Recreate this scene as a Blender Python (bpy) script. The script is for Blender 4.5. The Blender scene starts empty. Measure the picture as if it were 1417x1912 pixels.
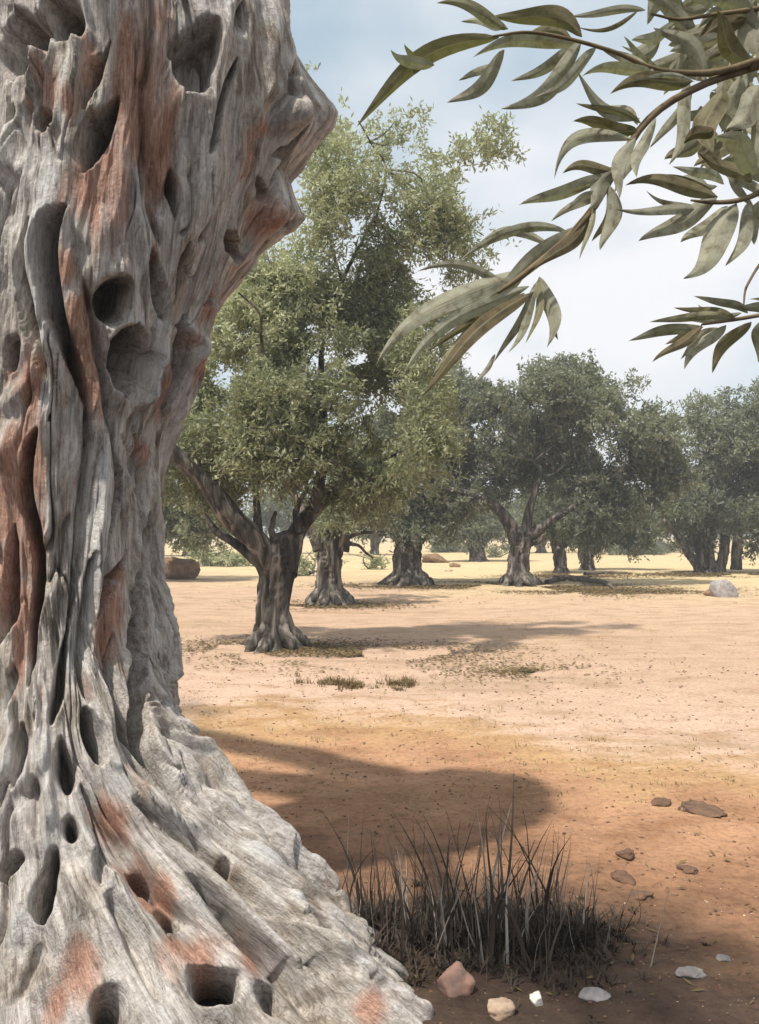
import bpy, math, random
import numpy as np
from mathutils import Vector

random.seed(7)
rng = np.random.default_rng(11)
R = math.radians
scene = bpy.context.scene
col = scene.collection

# ------------------------------------------------------------------ camera
EYE = 1.6            # eye height in metres
FPX = 1656.0         # focal length in photograph pixels (1417 wide)
HOR = 1010.0         # horizon row
cam_d = bpy.data.cameras.new('camera')
cam = bpy.data.objects.new('camera', cam_d)
col.objects.link(cam)
cam.location = (0, 0, EYE)
cam.rotation_euler = (R(90), 0, 0)
cam_d.sensor_fit = 'HORIZONTAL'
cam_d.sensor_width = 36.0
cam_d.lens = 36.0 * FPX / 1417.0
cam_d.shift_y = (HOR - 956.0) / 1912.0 * 1912.0 / 1417.0 * (1417.0 / 1912.0)
cam_d.clip_start = 0.05
cam_d.clip_end = 5000
scene.camera = cam

# ------------------------------------------------------------------ sky, sun, exposure
SUN_EL, SUN_AZ = 62.0, 222.0      # azimuth clockwise from +Y: the sun stands high to the left, behind the viewer
sun_vec = Vector((math.sin(R(SUN_AZ)) * math.cos(R(SUN_EL)), math.cos(R(SUN_AZ)) * math.cos(R(SUN_EL)), math.sin(R(SUN_EL))))
world = bpy.data.worlds.new('World')
scene.world = world
world.use_nodes = True
wn, wl = world.node_tree.nodes, world.node_tree.links
wn.clear()
wo = wn.new('ShaderNodeOutputWorld')
bg = wn.new('ShaderNodeBackground')
bg.inputs['Strength'].default_value = 0.12
sky = wn.new('ShaderNodeTexSky')
sky.sky_type = 'NISHITA'
sky.sun_disc = False
sky.sun_elevation = R(SUN_EL)
sky.sun_rotation = R(SUN_AZ)
sky.dust_density = 1.2
sky.air_density = 1.0
tc = wn.new('ShaderNodeTexCoord')
mp = wn.new('ShaderNodeMapping')
mp.inputs['Scale'].default_value = (1.0, 1.0, 1.7)
mp.inputs['Location'].default_value = (1.3, 0.4, 0.7)
cn = wn.new('ShaderNodeTexNoise')
cn.inputs['Scale'].default_value = 2.3
cn.inputs['Detail'].default_value = 5
cn.inputs['Roughness'].default_value = 0.5
cr = wn.new('ShaderNodeValToRGB')
cr.color_ramp.elements[0].position = 0.36
cr.color_ramp.elements[0].color = (0.10, 0.10, 0.10, 1)
cr.color_ramp.elements[1].position = 0.62
cr.color_ramp.elements[1].color = (0.97, 0.97, 0.97, 1)
mx = wn.new('ShaderNodeMix')
mx.data_type = 'RGBA'
mx.inputs['B'].default_value = (7.7, 7.7, 7.9, 1)      # bright thin cloud
wl.new(tc.outputs['Generated'], mp.inputs['Vector'])
wl.new(mp.outputs['Vector'], cn.inputs['Vector'])
wl.new(cn.outputs['Fac'], cr.inputs['Fac'])
wl.new(cr.outputs['Color'], mx.inputs['Factor'])
veil = wn.new('ShaderNodeMix')
veil.data_type = 'RGBA'
veil.inputs['Factor'].default_value = 0.55
veil.inputs['B'].default_value = (4.8, 6.3, 6.9, 1)      # thin even veil over the blue
wl.new(sky.outputs['Color'], veil.inputs['A'])
wl.new(veil.outputs['Result'], mx.inputs['A'])
wl.new(mx.outputs['Result'], bg.inputs['Color'])
wl.new(bg.outputs['Background'], wo.inputs['Surface'])

sun_d = bpy.data.lights.new('sun', 'SUN')
sun_d.energy = 5.0
sun_d.angle = R(1.6)
sun_d.color = (1.0, 0.94, 0.84)
sun = bpy.data.objects.new('sun', sun_d)
col.objects.link(sun)
sun.rotation_euler = sun_vec.to_track_quat('Z', 'Y').to_euler()
sun.location = sun_vec * 60

scene.view_settings.view_transform = 'Standard'
scene.view_settings.look = 'None'
scene.view_settings.gamma = 1.0
scene.view_settings.exposure = 0.1
scene.view_settings.use_curve_mapping = False
scene.cycles.use_denoising = True
scene.cycles.max_bounces = 6
scene.cycles.diffuse_bounces = 3
scene.cycles.transmission_bounces = 3
scene.cycles.transparent_max_bounces = 4


# ------------------------------------------------------------------ helpers
def at(px, py, D):
    """point at distance D (metres ahead) seen at a surveyed photograph position"""
    return np.array([(px - 708.5) / FPX * D, D, EYE + (HOR - py) / FPX * D])


def ground_D(py):
    return EYE * FPX / (py - HOR)


def _hash(ix, iy, iz, seed):
    h = (ix.astype(np.int64) * 374761393 + iy.astype(np.int64) * 668265263 + iz.astype(np.int64) * 2147483647 + seed * 974711) & 0xffffffff
    h = ((h ^ (h >> 13)) * 1274126177) & 0xffffffff
    h = ((h ^ (h >> 16)) * 2246822519) & 0xffffffff
    return ((h ^ (h >> 15)) & 0xffffff) / float(0xffffff)


def noise(x, y, z, seed=0):
    """smooth value noise in -1..1"""
    x, y, z = np.broadcast_arrays(np.asarray(x, float), np.asarray(y, float), np.asarray(z, float))
    ix, iy, iz = np.floor(x), np.floor(y), np.floor(z)
    fx, fy, fz = x - ix, y - iy, z - iz
    fx, fy, fz = [f * f * f * (f * (f * 6 - 15) + 10) for f in (fx, fy, fz)]
    out = 0
    for dx in (0, 1):
        for dy in (0, 1):
            for dz in (0, 1):
                w = (fx if dx else 1 - fx) * (fy if dy else 1 - fy) * (fz if dz else 1 - fz)
                out = out + w * _hash(ix + dx, iy + dy, iz + dz, seed)
    return out * 2 - 1


def fbm(x, y, z, oct=4, seed=0):
    a, s, o = 1.0, 0.0, 0.0
    for k in range(oct):
        o = o + a * noise(x * 2**k, y * 2**k, z * 2**k, seed + k * 17)
        s += a
        a *= 0.5
    return o / s


def smooth(a, b, x):
    t = np.clip((x - a) / (b - a), 0, 1)
    return t * t * (3 - 2 * t)


def mesh_np(name, verts, faces, attrs=None, smooth_shade=True, vec_attrs=None):
    """fast mesh from arrays; faces is (n,4) or (n,3)"""
    verts = np.asarray(verts, np.float32)
    faces = np.asarray(faces, np.int32)
    n, k = faces.shape
    me = bpy.data.meshes.new(name)
    me.vertices.add(len(verts))
    me.vertices.foreach_set('co', verts.ravel())
    me.loops.add(n * k)
    me.loops.foreach_set('vertex_index', faces.ravel())
    me.polygons.add(n)
    me.polygons.foreach_set('loop_start', np.arange(0, n * k, k, dtype=np.int32))
    me.polygons.foreach_set('loop_total', np.full(n, k, np.int32))
    me.polygons.foreach_set('use_smooth', np.full(n, smooth_shade, bool))
    for nm, (dom, arr) in (attrs or {}).items():
        at_ = me.attributes.new(nm, 'FLOAT', dom)
        at_.data.foreach_set('value', np.asarray(arr, np.float32).ravel())
    for nm, arr in (vec_attrs or {}).items():
        at_ = me.attributes.new(nm, 'FLOAT_VECTOR', 'POINT')
        at_.data.foreach_set('vector', np.asarray(arr, np.float32).ravel())
    me.update(calc_edges=True)
    me.validate()
    return me


def obj(name, me, mat=None, parent=None, loc=None):
    o = bpy.data.objects.new(name, me)
    col.objects.link(o)
    if me is not None and mat is not None and not me.materials:
        me.materials.append(mat)
    if parent is not None:
        o.parent = parent
    if loc is not None:
        o.location = loc
    return o


def empty(name, loc):
    o = bpy.data.objects.new(name, None)
    col.objects.link(o)
    o.location = loc
    o.empty_display_size = 0.2
    return o


def tag(o, label=None, cat=None, group=None, kind=None):
    if label:
        o['label'] = label
    if cat:
        o['category'] = cat
    if group:
        o['group'] = group
    if kind:
        o['kind'] = kind
    return o


# ------------------------------------------------------------------ materials
def new_mat(name):
    m = bpy.data.materials.new(name)
    m.use_nodes = True
    nt = m.node_tree
    b = nt.nodes['Principled BSDF']
    b.inputs['Roughness'].default_value = 0.85
    b.inputs['Specular IOR Level'].default_value = 0.25
    return m, nt, b


def N(nt, t, **kw):
    n = nt.nodes.new(t)
    for k, v in kw.items():
        n.inputs[k].default_value = v
    return n


def ramp(nt, stops):
    r = nt.nodes.new('ShaderNodeValToRGB')
    e = r.color_ramp.elements
    while len(e) < len(stops):
        e.new(0.5)
    for k, (p, c) in enumerate(stops):
        e[k].position = p
        e[k].color = (*c, 1) if len(c) == 3 else c
    return r


def mixc(nt, fac, a, b, blend='MIX'):
    m = nt.nodes.new('ShaderNodeMix')
    m.data_type = 'RGBA'
    m.blend_type = blend
    for sock, v in (('Factor', fac), ('A', a), ('B', b)):
        if hasattr(v, 'links'):
            nt.links.new(v, m.inputs[sock])
        elif sock == 'Factor':
            m.inputs[sock].default_value = v
        else:
            m.inputs[sock].default_value = (*v, 1)
    return m.outputs['Result']


def attr(nt, name):
    a = nt.nodes.new('ShaderNodeAttribute')
    a.attribute_name = name
    return a


def mapped(nt, vec, scale):
    m = nt.nodes.new('ShaderNodeMapping')
    m.inputs['Scale'].default_value = scale
    nt.links.new(vec, m.inputs['Vector'])
    return m.outputs['Vector']


def noise_tex(nt, vec, scale, detail=5, rough=0.6, dist=0.0):
    n = N(nt, 'ShaderNodeTexNoise', Scale=scale, Detail=detail, Roughness=rough, Distortion=dist)
    nt.links.new(vec, n.inputs['Vector'])
    return n.outputs['Fac']


def bump(nt, b, height, strength, dist):
    bn = N(nt, 'ShaderNodeBump', Strength=strength, Distance=dist)
    nt.links.new(height, bn.inputs['Height'])
    nt.links.new(bn.outputs['Normal'], b.inputs['Normal'])


def bark_old():
    """weathered silver-grey olive wood with rust-coloured and bleached patches, plus painted ridge highlights"""
    m, nt, b = new_mat('old_olive_wood')
    fl = attr(nt, 'flow').outputs['Vector']
    obc = nt.nodes.new('ShaderNodeTexCoord').outputs['Object']
    lw = attr(nt, 'low').outputs['Fac']
    g0 = mixc(nt, lw, noise_tex(nt, mapped(nt, fl, (16, 3.0, 16)), 1.0, 7, 0.62, 0.9), noise_tex(nt, mapped(nt, fl, (34, 4.0, 30)), 1.0, 7, 0.64, 0.9))
    g1 = mixc(nt, lw, noise_tex(nt, mapped(nt, fl, (60, 5.0, 60)), 1.0, 8, 0.68, 0.7), noise_tex(nt, mapped(nt, fl, (130, 8.0, 90)), 1.0, 8, 0.70, 0.7))
    g2 = mixc(nt, lw, noise_tex(nt, mapped(nt, fl, (190, 16, 150)), 1.0, 6, 0.68, 0.5), noise_tex(nt, mapped(nt, fl, (420, 26, 220)), 1.0, 6, 0.70, 0.5))
    g3 = noise_tex(nt, mapped(nt, fl, (7, 2.4, 1)), 1.0, 6, 0.6, 1.2)
    sp = noise_tex(nt, obc, 55.0, 6, 0.7, 0.3)
    base = ramp(nt, [(0.30, (0.13, 0.113, 0.102)), (0.42, (0.31, 0.280, 0.256)), (0.51, (0.55, 0.515, 0.485)), (0.63, (0.80, 0.775, 0.745))])
    nt.links.new(mixc(nt, 0.5, g0, g1), base.inputs['Fac'])
    fine = ramp(nt, [(0.34, (0.42, 0.40, 0.39)), (0.50, (0.95, 0.95, 0.95)), (0.70, (1.2, 1.19, 1.18))])
    nt.links.new(mixc(nt, 0.4, g2, sp), fine.inputs['Fac'])
    c = mixc(nt, 0.85, base.outputs['Color'], fine.outputs['Color'], 'MULTIPLY')
    tone = ramp(nt, [(0.34, (0.66, 0.56, 0.46)), (0.48, (1, 0.97, 0.93)), (0.66, (0.98, 0.94, 0.97))])
    nt.links.new(g3, tone.inputs['Fac'])
    c = mixc(nt, 0.9, c, tone.outputs['Color'], 'MULTIPLY')
    # rust-red patches
    rr = ramp(nt, [(0.34, (0.15, 0.065, 0.042)), (0.48, (0.40, 0.20, 0.135)), (0.60, (0.58, 0.37, 0.28)), (0.72, (0.66, 0.55, 0.48))])
    nt.links.new(mixc(nt, 0.6, g1, g2), rr.inputs['Fac'])

    def streaky(name, amt, lo_, hi_):
        """patch mask with edges torn along the grain"""
        k = nt.nodes.new('ShaderNodeMath')
        k.operation = 'MULTIPLY_ADD'
        nt.links.new(mixc(nt, 0.4, g1, g0), k.inputs[0])
        k.inputs[1].default_value = amt
        nt.links.new(attr(nt, name).outputs['Fac'], k.inputs[2])
        r_ = ramp(nt, [(lo_, (0, 0, 0)), (hi_, (1, 1, 1))])
        q = nt.nodes.new('ShaderNodeMath')
        q.operation = 'SUBTRACT'
        nt.links.new(k.outputs[0], q.inputs[0])
        q.inputs[1].default_value = amt * 0.5
        nt.links.new(q.outputs[0], r_.inputs['Fac'])
        return r_.outputs['Color']
    rm = mixc(nt, 1.0, streaky('rust', 1.5, 0.12, 0.85), (0.9, 0.9, 0.9), 'MULTIPLY')
    c = mixc(nt, rm, c, rr.outputs['Color'])
    # bleached streaks, with highlights painted along the ridge crests
    pr = ramp(nt, [(0.34, (0.27, 0.25, 0.235)), (0.5, (0.58, 0.56, 0.535)), (0.68, (0.80, 0.78, 0.75))])
    nt.links.new(mixc(nt, 0.5, g1, g2), pr.inputs['Fac'])
    c = mixc(nt, streaky('pale', 1.8, 0.2, 0.7), c, pr.outputs['Color'])
    # greenish-brown algae film
    gr = noise_tex(nt, mapped(nt, fl, (6, 1.6, 1)), 1.3, 6, 0.65, 0.8)
    gm = ramp(nt, [(0.55, (0, 0, 0)), (0.70, (0.5, 0.5, 0.5))])
    nt.links.new(gr, gm.inputs['Fac'])
    c = mixc(nt, gm.outputs['Color'], c, (0.15, 0.135, 0.08))
    nt.links.new(c, b.inputs['Base Color'])
    h = mixc(nt, 0.45, mixc(nt, 0.5, g1, g2), sp)
    bump(nt, b, h, 1.0, 0.026)
    b.inputs['Roughness'].default_value = 0.74
    return m


def bark_far(name='olive_bark'):
    m, nt, b = new_mat(name)
    t = nt.nodes.new('ShaderNodeTexCoord').outputs['Object']
    g = noise_tex(nt, mapped(nt, t, (6, 6, 1.3)), 1.0, 6, 0.62, 0.8)
    c = ramp(nt, [(0.38, (0.020, 0.017, 0.014)), (0.5, (0.070, 0.060, 0.050)), (0.66, (0.27, 0.235, 0.205))])
    nt.links.new(g, c.inputs['Fac'])
    nt.links.new(c.outputs['Color'], b.inputs['Base Color'])
    bump(nt, b, g, 0.8, 0.05)
    return m


def leaf_mat(name, dark, mid, light, under, transl=0.25, veins=False):
    """olive leaf: dull green above, silvery below, some light passing through"""
    m = bpy.data.materials.new(name)
    m.use_nodes = True
    nt = m.node_tree
    b = nt.nodes['Principled BSDF']
    out = nt.nodes['Material Output']
    t = attr(nt, 'tint').outputs['Fac']
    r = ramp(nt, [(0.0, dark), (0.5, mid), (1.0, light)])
    nt.links.new(t, r.inputs['Fac'])
    geo = nt.nodes.new('ShaderNodeNewGeometry')
    c = mixc(nt, geo.outputs['Backfacing'], r.outputs['Color'], mixc(nt, 0.5, r.outputs['Color'], under))
    if veins:
        t_ = nt.nodes.new('ShaderNodeTexCoord').outputs['Object']
        mo = noise_tex(nt, t_, 70.0, 6, 0.65, 0.4)
        mr_ = ramp(nt, [(0.34, (0.42, 0.36, 0.28)), (0.48, (0.95, 0.93, 0.9)), (0.66, (1.25, 1.25, 1.2))])
        nt.links.new(mo, mr_.inputs['Fac'])
        c = mixc(nt, 0.9, c, mr_.outputs['Color'], 'MULTIPLY')
        uv = attr(nt, 'blade').outputs['Vector']
        sx_ = nt.nodes.new('ShaderNodeSeparateXYZ')
        nt.links.new(uv, sx_.inputs['Vector'])
        rib = ramp(nt, [(0.0, (0.8, 0.8, 0.8)), (0.05, (0.55, 0.55, 0.55)), (0.12, (0, 0, 0)), (0.86, (0, 0, 0)), (1.0, (0.5, 0.5, 0.5))])
        nt.links.new(sx_.outputs['X'], rib.inputs['Fac'])
        c = mixc(nt, rib.outputs['Color'], c, (0.30, 0.27, 0.17))
        wv_ = N(nt, 'ShaderNodeTexNoise', Scale=1.0, Detail=5.0, Roughness=0.6)
        nt.links.new(mapped(nt, uv, (14, 5, 1)), wv_.inputs['Vector'])
        bump(nt, b, wv_.outputs['Fac'], 0.5, 0.003)
    nt.links.new(c, b.inputs['Base Color'])
    b.inputs['Roughness'].default_value = 0.62
    b.inputs['Specular IOR Level'].default_value = 0.3
    tr = nt.nodes.new('ShaderNodeBsdfTranslucent')
    nt.links.new(mixc(nt, 0.6, c, (0.20, 0.23, 0.05)), tr.inputs['Color'])
    ms = nt.nodes.new('ShaderNodeMixShader')
    ms.inputs['Fac'].default_value = transl
    nt.links.new(b.outputs['BSDF'], ms.inputs[1])
    nt.links.new(tr.outputs['BSDF'], ms.inputs[2])
    nt.links.new(ms.outputs['Shader'], out.inputs['Surface'])
    return m


def soil_mat():
    """dry grove soil: dark brown by the old trunk, terracotta earth, then pale trodden dust and straw farther out"""
    m, nt, b = new_mat('dry_soil')
    t = nt.nodes.new('ShaderNodeTexCoord').outputs['Object']
    big = noise_tex(nt, t, 0.35, 5, 0.6, 0.4)
    med = noise_tex(nt, mapped(nt, t, (1.0, 1.6, 1)), 1.7, 7, 0.65, 0.3)
    fin = noise_tex(nt, t, 26.0, 6, 0.7)
    peb = N(nt, 'ShaderNodeTexVoronoi', Scale=38.0)
    nt.links.new(t, peb.inputs['Vector'])
    sep = nt.nodes.new('ShaderNodeSeparateXYZ')
    nt.links.new(t, sep.inputs['Vector'])

    def math_(op, a, bb):
        n = nt.nodes.new('ShaderNodeMath')
        n.operation = op
        for k, v in enumerate((a, bb)):
            if hasattr(v, 'links'):
                nt.links.new(v, n.inputs[k])
            else:
                n.inputs[k].default_value = v
        return n.outputs[0]
    # distance across the grove, made ragged by noise
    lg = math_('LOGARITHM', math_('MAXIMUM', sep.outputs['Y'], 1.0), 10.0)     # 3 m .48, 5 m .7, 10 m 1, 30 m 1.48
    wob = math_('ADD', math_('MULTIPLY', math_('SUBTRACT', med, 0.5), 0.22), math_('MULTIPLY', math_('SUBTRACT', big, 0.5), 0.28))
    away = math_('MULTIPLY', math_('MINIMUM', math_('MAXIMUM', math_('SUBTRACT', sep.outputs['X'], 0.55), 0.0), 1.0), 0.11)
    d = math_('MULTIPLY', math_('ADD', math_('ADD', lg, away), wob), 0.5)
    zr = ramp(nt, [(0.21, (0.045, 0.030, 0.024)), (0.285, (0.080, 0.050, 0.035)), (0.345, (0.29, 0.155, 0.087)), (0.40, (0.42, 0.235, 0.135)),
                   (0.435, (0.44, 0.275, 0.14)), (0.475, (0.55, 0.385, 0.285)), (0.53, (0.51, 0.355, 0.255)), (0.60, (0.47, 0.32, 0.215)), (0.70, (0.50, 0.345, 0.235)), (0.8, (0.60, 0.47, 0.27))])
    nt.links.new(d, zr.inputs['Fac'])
    gr = ramp(nt, [(0.30, (0.55, 0.52, 0.50)), (0.5, (1, 1, 1)), (0.68, (1.22, 1.2, 1.18))])
    nt.links.new(fin, gr.inputs['Fac'])
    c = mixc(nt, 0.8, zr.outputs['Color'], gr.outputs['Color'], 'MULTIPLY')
    # olive-brown dry weeds in patches
    wp_ = ramp(nt, [(0.52, (0, 0, 0)), (0.66, (0.7, 0.7, 0.7))])
    nt.links.new(noise_tex(nt, mapped(nt, t, (0.30, 0.85, 1)), 1.0, 7, 0.68, 0.6), wp_.inputs['Fac'])
    c = mixc(nt, wp_.outputs['Color'], c, mixc(nt, 0.55, c, (0.20, 0.135, 0.06)))
    mr = ramp(nt, [(0.32, (0.72, 0.66, 0.58)), (0.5, (1, 1, 1)), (0.66, (1.12, 1.12, 1.13))])
    nt.links.new(med, mr.inputs['Fac'])
    c = mixc(nt, 0.75, c, mr.outputs['Color'], 'MULTIPLY')
    # chalky specks of stone dust
    ps = ramp(nt, [(0.0, (1, 1, 1)), (0.10, (0.8, 0.8, 0.8)), (0.16, (0, 0, 0))])
    nt.links.new(peb.outputs['Distance'], ps.inputs['Fac'])
    pm = ramp(nt, [(0.55, (0, 0, 0)), (0.66, (0.8, 0.8, 0.8))])
    nt.links.new(noise_tex(nt, t, 2.6, 3, 0.5), pm.inputs['Fac'])
    pf = mixc(nt, 1.0, ps.outputs['Color'], pm.outputs['Color'], 'MULTIPLY')
    c = mixc(nt, pf, c, (0.56, 0.50, 0.47))
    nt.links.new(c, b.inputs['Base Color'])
    h = mixc(nt, 0.35, fin, med)
    bump(nt, b, h, 0.7, 0.05)
    b.inputs['Roughness'].default_value = 0.95
    return m


def simple_mat(name, dark, light, scale=8.0, bumpd=0.02, rough=0.9):
    m, nt, b = new_mat(name)
    t = nt.nodes.new('ShaderNodeTexCoord').outputs['Object']
    g = noise_tex(nt, t, scale, 7, 0.65, 0.3)
    r = ramp(nt, [(0.32, dark), (0.66, light)])
    nt.links.new(g, r.inputs['Fac'])
    nt.links.new(r.outputs['Color'], b.inputs['Base Color'])
    bump(nt, b, g, 0.7, bumpd)
    b.inputs['Roughness'].default_value = rough
    return m


def blade_mat():
    m, nt, b = new_mat('dead_grass')
    t = attr(nt, 'tint').outputs['Fac']
    oi = nt.nodes.new('ShaderNodeObjectInfo').outputs['Random']
    r = ramp(nt, [(0.0, (0.030, 0.022, 0.017)), (0.5, (0.070, 0.052, 0.040)), (0.76, (0.14, 0.11, 0.088)), (0.90, (0.34, 0.30, 0.26)), (1.0, (0.56, 0.51, 0.45))])
    nt.links.new(oi, r.inputs['Fac'])
    nt.links.new(r.outputs['Color'], b.inputs['Base Color'])
    return m


M = {}
M['wood'] = bark_old()
M['bark'] = bark_far()
M['soil'] = soil_mat()
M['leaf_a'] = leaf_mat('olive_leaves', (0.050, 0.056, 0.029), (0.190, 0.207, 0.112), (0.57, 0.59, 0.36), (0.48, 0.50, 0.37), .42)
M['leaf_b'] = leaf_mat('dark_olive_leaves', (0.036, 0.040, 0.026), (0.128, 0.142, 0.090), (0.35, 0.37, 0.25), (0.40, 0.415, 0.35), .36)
M['leaf_near'] = leaf_mat('near_olive_leaf', (0.105, 0.072, 0.040), (0.215, 0.192, 0.118), (0.50, 0.50, 0.37), (0.50, 0.51, 0.43), 0.32, True)
M['twig'] = simple_mat('twig_bark', (0.085, 0.062, 0.035), (0.20, 0.15, 0.085), 30, 0.003)
M['stone_pink'] = simple_mat('pink_stone', (0.17, 0.13, 0.115), (0.50, 0.28, 0.20), 7, 0.01)
M['stone_buff'] = simple_mat('buff_stone', (0.30, 0.19, 0.125), (0.60, 0.48, 0.36), 8, 0.01)
M['stone_white'] = simple_mat('white_stone', (0.60, 0.56, 0.48), (0.80, 0.77, 0.70), 14, 0.006)
M['stone_grey'] = simple_mat('grey_stone', (0.19, 0.17, 0.165), (0.38, 0.35, 0.34), 10, 0.01)
M['stone_dull'] = simple_mat('dull_stone', (0.13, 0.115, 0.11), (0.29, 0.265, 0.26), 10, 0.01)
M['clod'] = simple_mat('earth_clod', (0.09, 0.055, 0.04), (0.19, 0.11, 0.07), 14, 0.015)
M['brown_rock'] = simple_mat('brown_rock', (0.12, 0.075, 0.04), (0.30, 0.19, 0.11), 4, 0.04)
M['dead_wood'] = simple_mat('dead_wood', (0.07, 0.055, 0.045), (0.20, 0.155, 0.12), 9, 0.02)
M['blade'] = blade_mat()
M['straw'] = simple_mat('straw', (0.20, 0.15, 0.07), (0.42, 0.33, 0.17), 3, 0.001)
M['burnt'] = simple_mat('burnt_grass', (0.035, 0.026, 0.020), (0.085, 0.064, 0.048), 5, 0.001)
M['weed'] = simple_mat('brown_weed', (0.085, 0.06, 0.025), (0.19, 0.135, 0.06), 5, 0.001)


# ------------------------------------------------------------------ ground
def ground_h(x, y):
    d = np.hypot(x, y)
    h = 0.018 * fbm(x * 1.1, y * 1.1, 3.3, 4, 5) * smooth(1.0, 4.0, d)
    h = h + 0.05 * fbm(x * 0.14, y * 0.14, 8.1, 3, 9) * smooth(4, 14, d)
    h = h + 0.020 * fbm(x * 5.0, y * 5.0, 1.7, 4, 2) * (1 - smooth(8, 14, d))
    h = h + 0.012 * np.maximum(0, fbm(x * 13, y * 13, 5.7, 2, 12)) * (1 - smooth(5, 8, d))
    return h


def gz(x, y):
    return float(ground_h(np.array([x]), np.array([y]))[0])


ys = np.concatenate([np.linspace(-30, 1.5, 14), np.linspace(1.6, 9, 180), np.geomspace(9.06, 60, 70), np.geomspace(63, 2500, 26)])
xr = np.concatenate([np.linspace(0, 4, 105), np.geomspace(4.06, 40, 50), np.geomspace(43, 2000, 24)])
xs = np.concatenate([-xr[:0:-1], xr])
gx, gy = np.meshgrid(xs, ys)
gzv = ground_h(gx, gy) * (1 - smooth(60, 200, np.hypot(gx, gy)))
nx_, ny_ = len(xs), len(ys)
idx = np.arange(nx_ * ny_).reshape(ny_, nx_)
gf = np.stack([idx[:-1, :-1], idx[:-1, 1:], idx[1:, 1:], idx[1:, :-1]], -1).reshape(-1, 4)
ground = obj('ground', mesh_np('ground', np.stack([gx, gy, gzv], -1).reshape(-1, 3), gf), M['soil'])
tag(ground, 'dry bare earth of the olive grove', kind='structure')


# ------------------------------------------------------------------ tubes, trunks and crowns
def resample(P, rad, n):
    P = np.asarray(P, float)
    rad = np.asarray(rad, float)
    # Catmull-Rom through the points
    Q = np.vstack([2 * P[0] - P[1], P, 2 * P[-1] - P[-2]])
    seg = len(P) - 1
    u = np.linspace(0, seg - 1e-6, n)
    k = u.astype(int)
    t = (u - k)[:, None]
    p0, p1, p2, p3 = Q[k], Q[k + 1], Q[k + 2], Q[k + 3]
    out = 0.5 * ((2 * p1) + (-p0 + p2) * t + (2 * p0 - 5 * p1 + 4 * p2 - p3) * t**2 + (-p0 + 3 * p1 - 3 * p2 + p3) * t**3)
    tt = t[:, 0]
    rr = rad[k] * (1 - tt) + rad[k + 1] * tt
    return out, rr


def tube(P, rad, rings=20, sides=12, flute=0.0, nfl=5, seed=0, flare=None, wob=0.0, kn=1.0):
    C, r = resample(P, rad, rings)
    T = np.gradient(C, axis=0)
    T /= np.linalg.norm(T, axis=1)[:, None] + 1e-9
    ref = np.array([0.0, 1.0, 0.0]) if abs(T[0][1]) < 0.8 else np.array([1.0, 0, 0])
    U = np.cross(T, ref)
    U /= np.linalg.norm(U, axis=1)[:, None] + 1e-9
    V = np.cross(T, U)
    th = np.linspace(0, 2 * np.pi, sides, endpoint=False)
    s = np.linspace(0, 1, rings)
    TH, S = np.meshgrid(th, s)
    rad2 = r[:, None] * np.ones_like(TH)
    if flute > 0:
        n1 = noise(np.cos(TH + S * 1.3) * nfl * .5, np.sin(TH + S * 1.3) * nfl * .5, S * 2.2, seed)
        n2 = noise(np.cos(TH) * nfl, np.sin(TH) * nfl, S * 6, seed + 3)
        n3 = noise(np.cos(TH + S * 1.6) * nfl * .62, np.sin(TH + S * 1.6) * nfl * .62, S * 2.6, seed + 13)
        rad2 = rad2 * (1 + flute * (n1 + 0.6 * n2) - flute * 1.1 * np.exp(-(n3 / 0.13) ** 2))
    if flare is not None:
        hz, amp = flare
        f = np.exp(-S / (hz * 1.1))
        lob = 0.2 + 0.9 * (0.5 + 0.5 * noise(np.cos(TH) * 2.2, np.sin(TH) * 2.2, seed * 1.7, seed + 9))
        rad2 = rad2 * (1 + amp * f * f * lob)
    if wob > 0:
        C = C + wob * np.stack([noise(s * 5, seed, 0.3, 4), noise(s * 5, seed, 7.3, 5), 0.5 * noise(s * 5, seed, 2.3, 6)], -1) * np.minimum(s, 0.5)[:, None]
    P3 = C[:, None, :] + rad2[..., None] * (np.cos(TH)[..., None] * U[:, None, :] + np.sin(TH)[..., None] * V[:, None, :])
    v = P3.reshape(-1, 3)
    i = np.arange(rings * sides).reshape(rings, sides)
    j = np.roll(i, -1, axis=1)
    f = np.stack([i[:-1], j[:-1], j[1:], i[1:]], -1).reshape(-1, 4)
    # cap the end with a point
    v = np.vstack([v, C[-1] + T[-1] * r[-1] * 0.6])
    tip = len(v) - 1
    cap = np.stack([i[-1], j[-1], np.full(sides, tip), np.full(sides, tip)], -1)
    return v, f, cap


def tube_mesh(name, *a, **k):
    v, f, cap = tube(*a, **k)
    me = bpy.data.meshes.new(name)
    me.from_pydata(v.tolist(), [], f.tolist() + cap[:, :3].tolist())
    me.polygons.foreach_set('use_smooth', np.ones(len(me.polygons), bool))
    me.update()
    return me


def tubes_mesh(name, specs, origin):
    """many thin twigs in one mesh"""
    vs, fs, off = [], [], 0
    for P, r, rings, sides in specs:
        v, f, cap = tube(P, r, rings, sides, wob=0.0)
        vs.append(v)
        fs += (f + off).tolist() + (cap[:, :3] + off).tolist()
        off += len(v)
    me = bpy.data.meshes.new(name)
    me.from_pydata((np.vstack(vs) - origin).tolist(), [], fs)
    me.polygons.foreach_set('use_smooth', np.ones(len(me.polygons), bool))
    me.update()
    return me


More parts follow.
